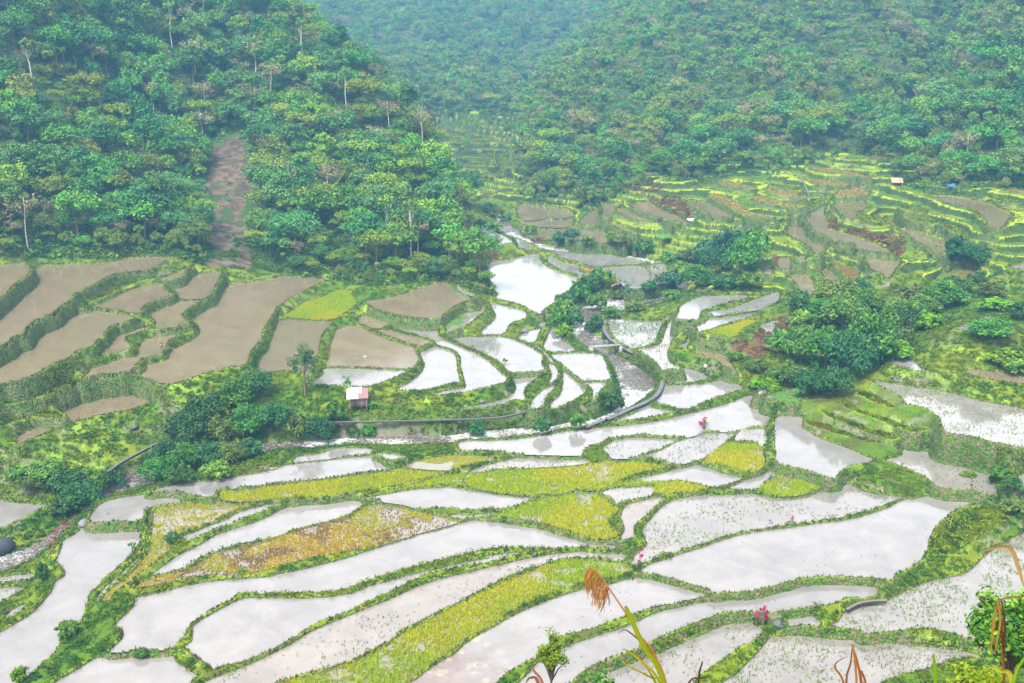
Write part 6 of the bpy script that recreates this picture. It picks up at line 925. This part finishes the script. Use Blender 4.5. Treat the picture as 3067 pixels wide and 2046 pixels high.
dryplant('fern_leaf','bright green leafy shoots along the bottom edge near the right corner','leafy shoot',[[(2940+18*i,2200),(2930+16*i,2060),(2905+20*i,2030-6*(i%3)),(2890+22*i,2042)] for i in range(7)],9.0,[[.11,.18,.008],[.17,.19,.008]],.016)
def nearbush(px,py,wpx,hpx,yd,seed,label,c1,c2,nc,nl,leaf,fill,basepx,cat,rcl=.3):
    c_=np.array(pp(px,py,yd)); s=yd/CP/FP; R=wpx*s/2; Hh=hpx*s; gz=float(ground(c_[0],c_[1])); h0=c_[2]-Hh/2; mb,ctr=crown(seed,R,Hh,0,nc,nl,leaf,c1,c2,.9,fill,rcl); e=link('leafy_bush',None,label=label,cat=cat,loc=(c_[0],c_[1],h0)); link('foliage',mb.mesh('foliage',M_leaf),e); t=MB(); gg=np.random.default_rng(seed)
    base=np.array([0,0,gz-h0-.2]); fork=np.array([0,0,-.1+.1*Hh]); t.tube([base,base*.5+[.05,0,0],fork],[.05+.01*R,.045,.035],6,[.07,.05,.035])
    for k in gg.choice(len(ctr),min(26,len(ctr)),replace=False): t.tube([fork,(fork+ctr[k])/2+[0,0,.05*Hh],ctr[k],ctr[k]*1.12-[0,0,.06*Hh]],[.03,.02,.012,.004],4,[.07,.05,.035])
    link('stems',t.mesh('stems',M_bark),e)
nearbush(3040,1905,270,330,27,31,'dark leafy bush with small round leaves filling the lower right corner',[.02,.06,.008],[.09,.16,.012],70,46,.085,.25,2046,'bush',.27)
nearbush(1652,1970,90,190,30,33,'slender green sapling at the bottom edge left of the reed grass',[.05,.12,.012],[.12,.22,.015],60,46,.04,.0,2046,'sapling',.34)
nearbush(1800,2050,110,70,30,35,'low leafy sprig at the bottom edge beside the reed grass',[.04,.10,.02],[.09,.16,.02],16,16,.08,.1,2046,'sapling',.3)
nearbush(2930,2035,150,60,34,36,'yellow green weeds along the bottom edge below the leafy bush',[.08,.13,.006],[.17,.18,.007],26,36,.10,.3,2046,'weeds',.35)

# ---------------------------------------------------------------- light, sky, air
SUN_EL,SUN_AZ=math.radians(58),math.radians(205)   # azimuth clockwise from +Y
w=bpy.data.worlds.new('World'); scene.world=w; w.use_nodes=True; nt=w.node_tree; nt.nodes.clear()
sky=node(nt,'ShaderNodeTexSky',_sky_type='NISHITA',_sun_disc=False,_sun_elevation=SUN_EL,_sun_rotation=SUN_AZ,_air_density=1.0,_dust_density=4.0,_ozone_density=1.0)
hs=node(nt,'ShaderNodeHueSaturation',Saturation=.12,Value=1.0); bg=node(nt,'ShaderNodeBackground',Strength=.13); wo=nt.nodes.new('ShaderNodeOutputWorld')
nt.links.new(sky.outputs[0],hs.inputs['Color']); tn=node(nt,'ShaderNodeMix',_data_type='RGBA',_blend_type='MULTIPLY'); tn.inputs['Factor'].default_value=1; tn.inputs[7].default_value=(1,.955,.955,1); nt.links.new(hs.outputs[0],tn.inputs[6]); tcw=nt.nodes.new('ShaderNodeTexCoord'); cl=node(nt,'ShaderNodeTexNoise',Scale=3.2,Detail=5.0,Roughness=.55,Distortion=.4); nt.links.new(tcw.outputs['Generated'],cl.inputs['Vector']); nt.links.new(mul_color(nt,tn.outputs[2],cl.outputs[0],.45,1.65),bg.inputs['Color']); nt.links.new(bg.outputs[0],wo.inputs['Surface'])
sl=bpy.data.lights.new('sun','SUN'); sl.energy=1.5; sl.angle=math.radians(11); sl.color=(1,.96,.9); so=bpy.data.objects.new('sun',sl); COL.objects.link(so)
so.rotation_euler=(math.pi/2-SUN_EL,0,math.pi-SUN_AZ); so.location=(0,0,200)
m,nt,N,L=newmat('rain_haze'); pv=node(nt,'ShaderNodeVolumePrincipled',Density=.00055,Anisotropy=.2); pv.inputs['Color'].default_value=(.13,.33,.53,1)
o=nt.nodes.new('ShaderNodeOutputMaterial'); L.new(pv.outputs[0],o.inputs['Volume'])
top=float(H.max())+18; mb=MB(); mb.box((0,560,(top-9)/2),(1700,1300,top+9)); hz=link('haze',mb.mesh('haze',m),label='pale rainy haze filling the valley air',cat='haze',kind='stuff')
scene.view_settings.view_transform='Standard'; scene.view_settings.look='None'; scene.view_settings.exposure=2.45; scene.view_settings.gamma=1
scene.render.engine='CYCLES'; cy=scene.cycles; cy.use_denoising=True; cy.max_bounces=6; cy.diffuse_bounces=3; cy.glossy_bounces=2; cy.transmission_bounces=2; cy.volume_bounces=1; cy.transparent_max_bounces=4; cy.caustics_reflective=False; cy.caustics_refractive=False
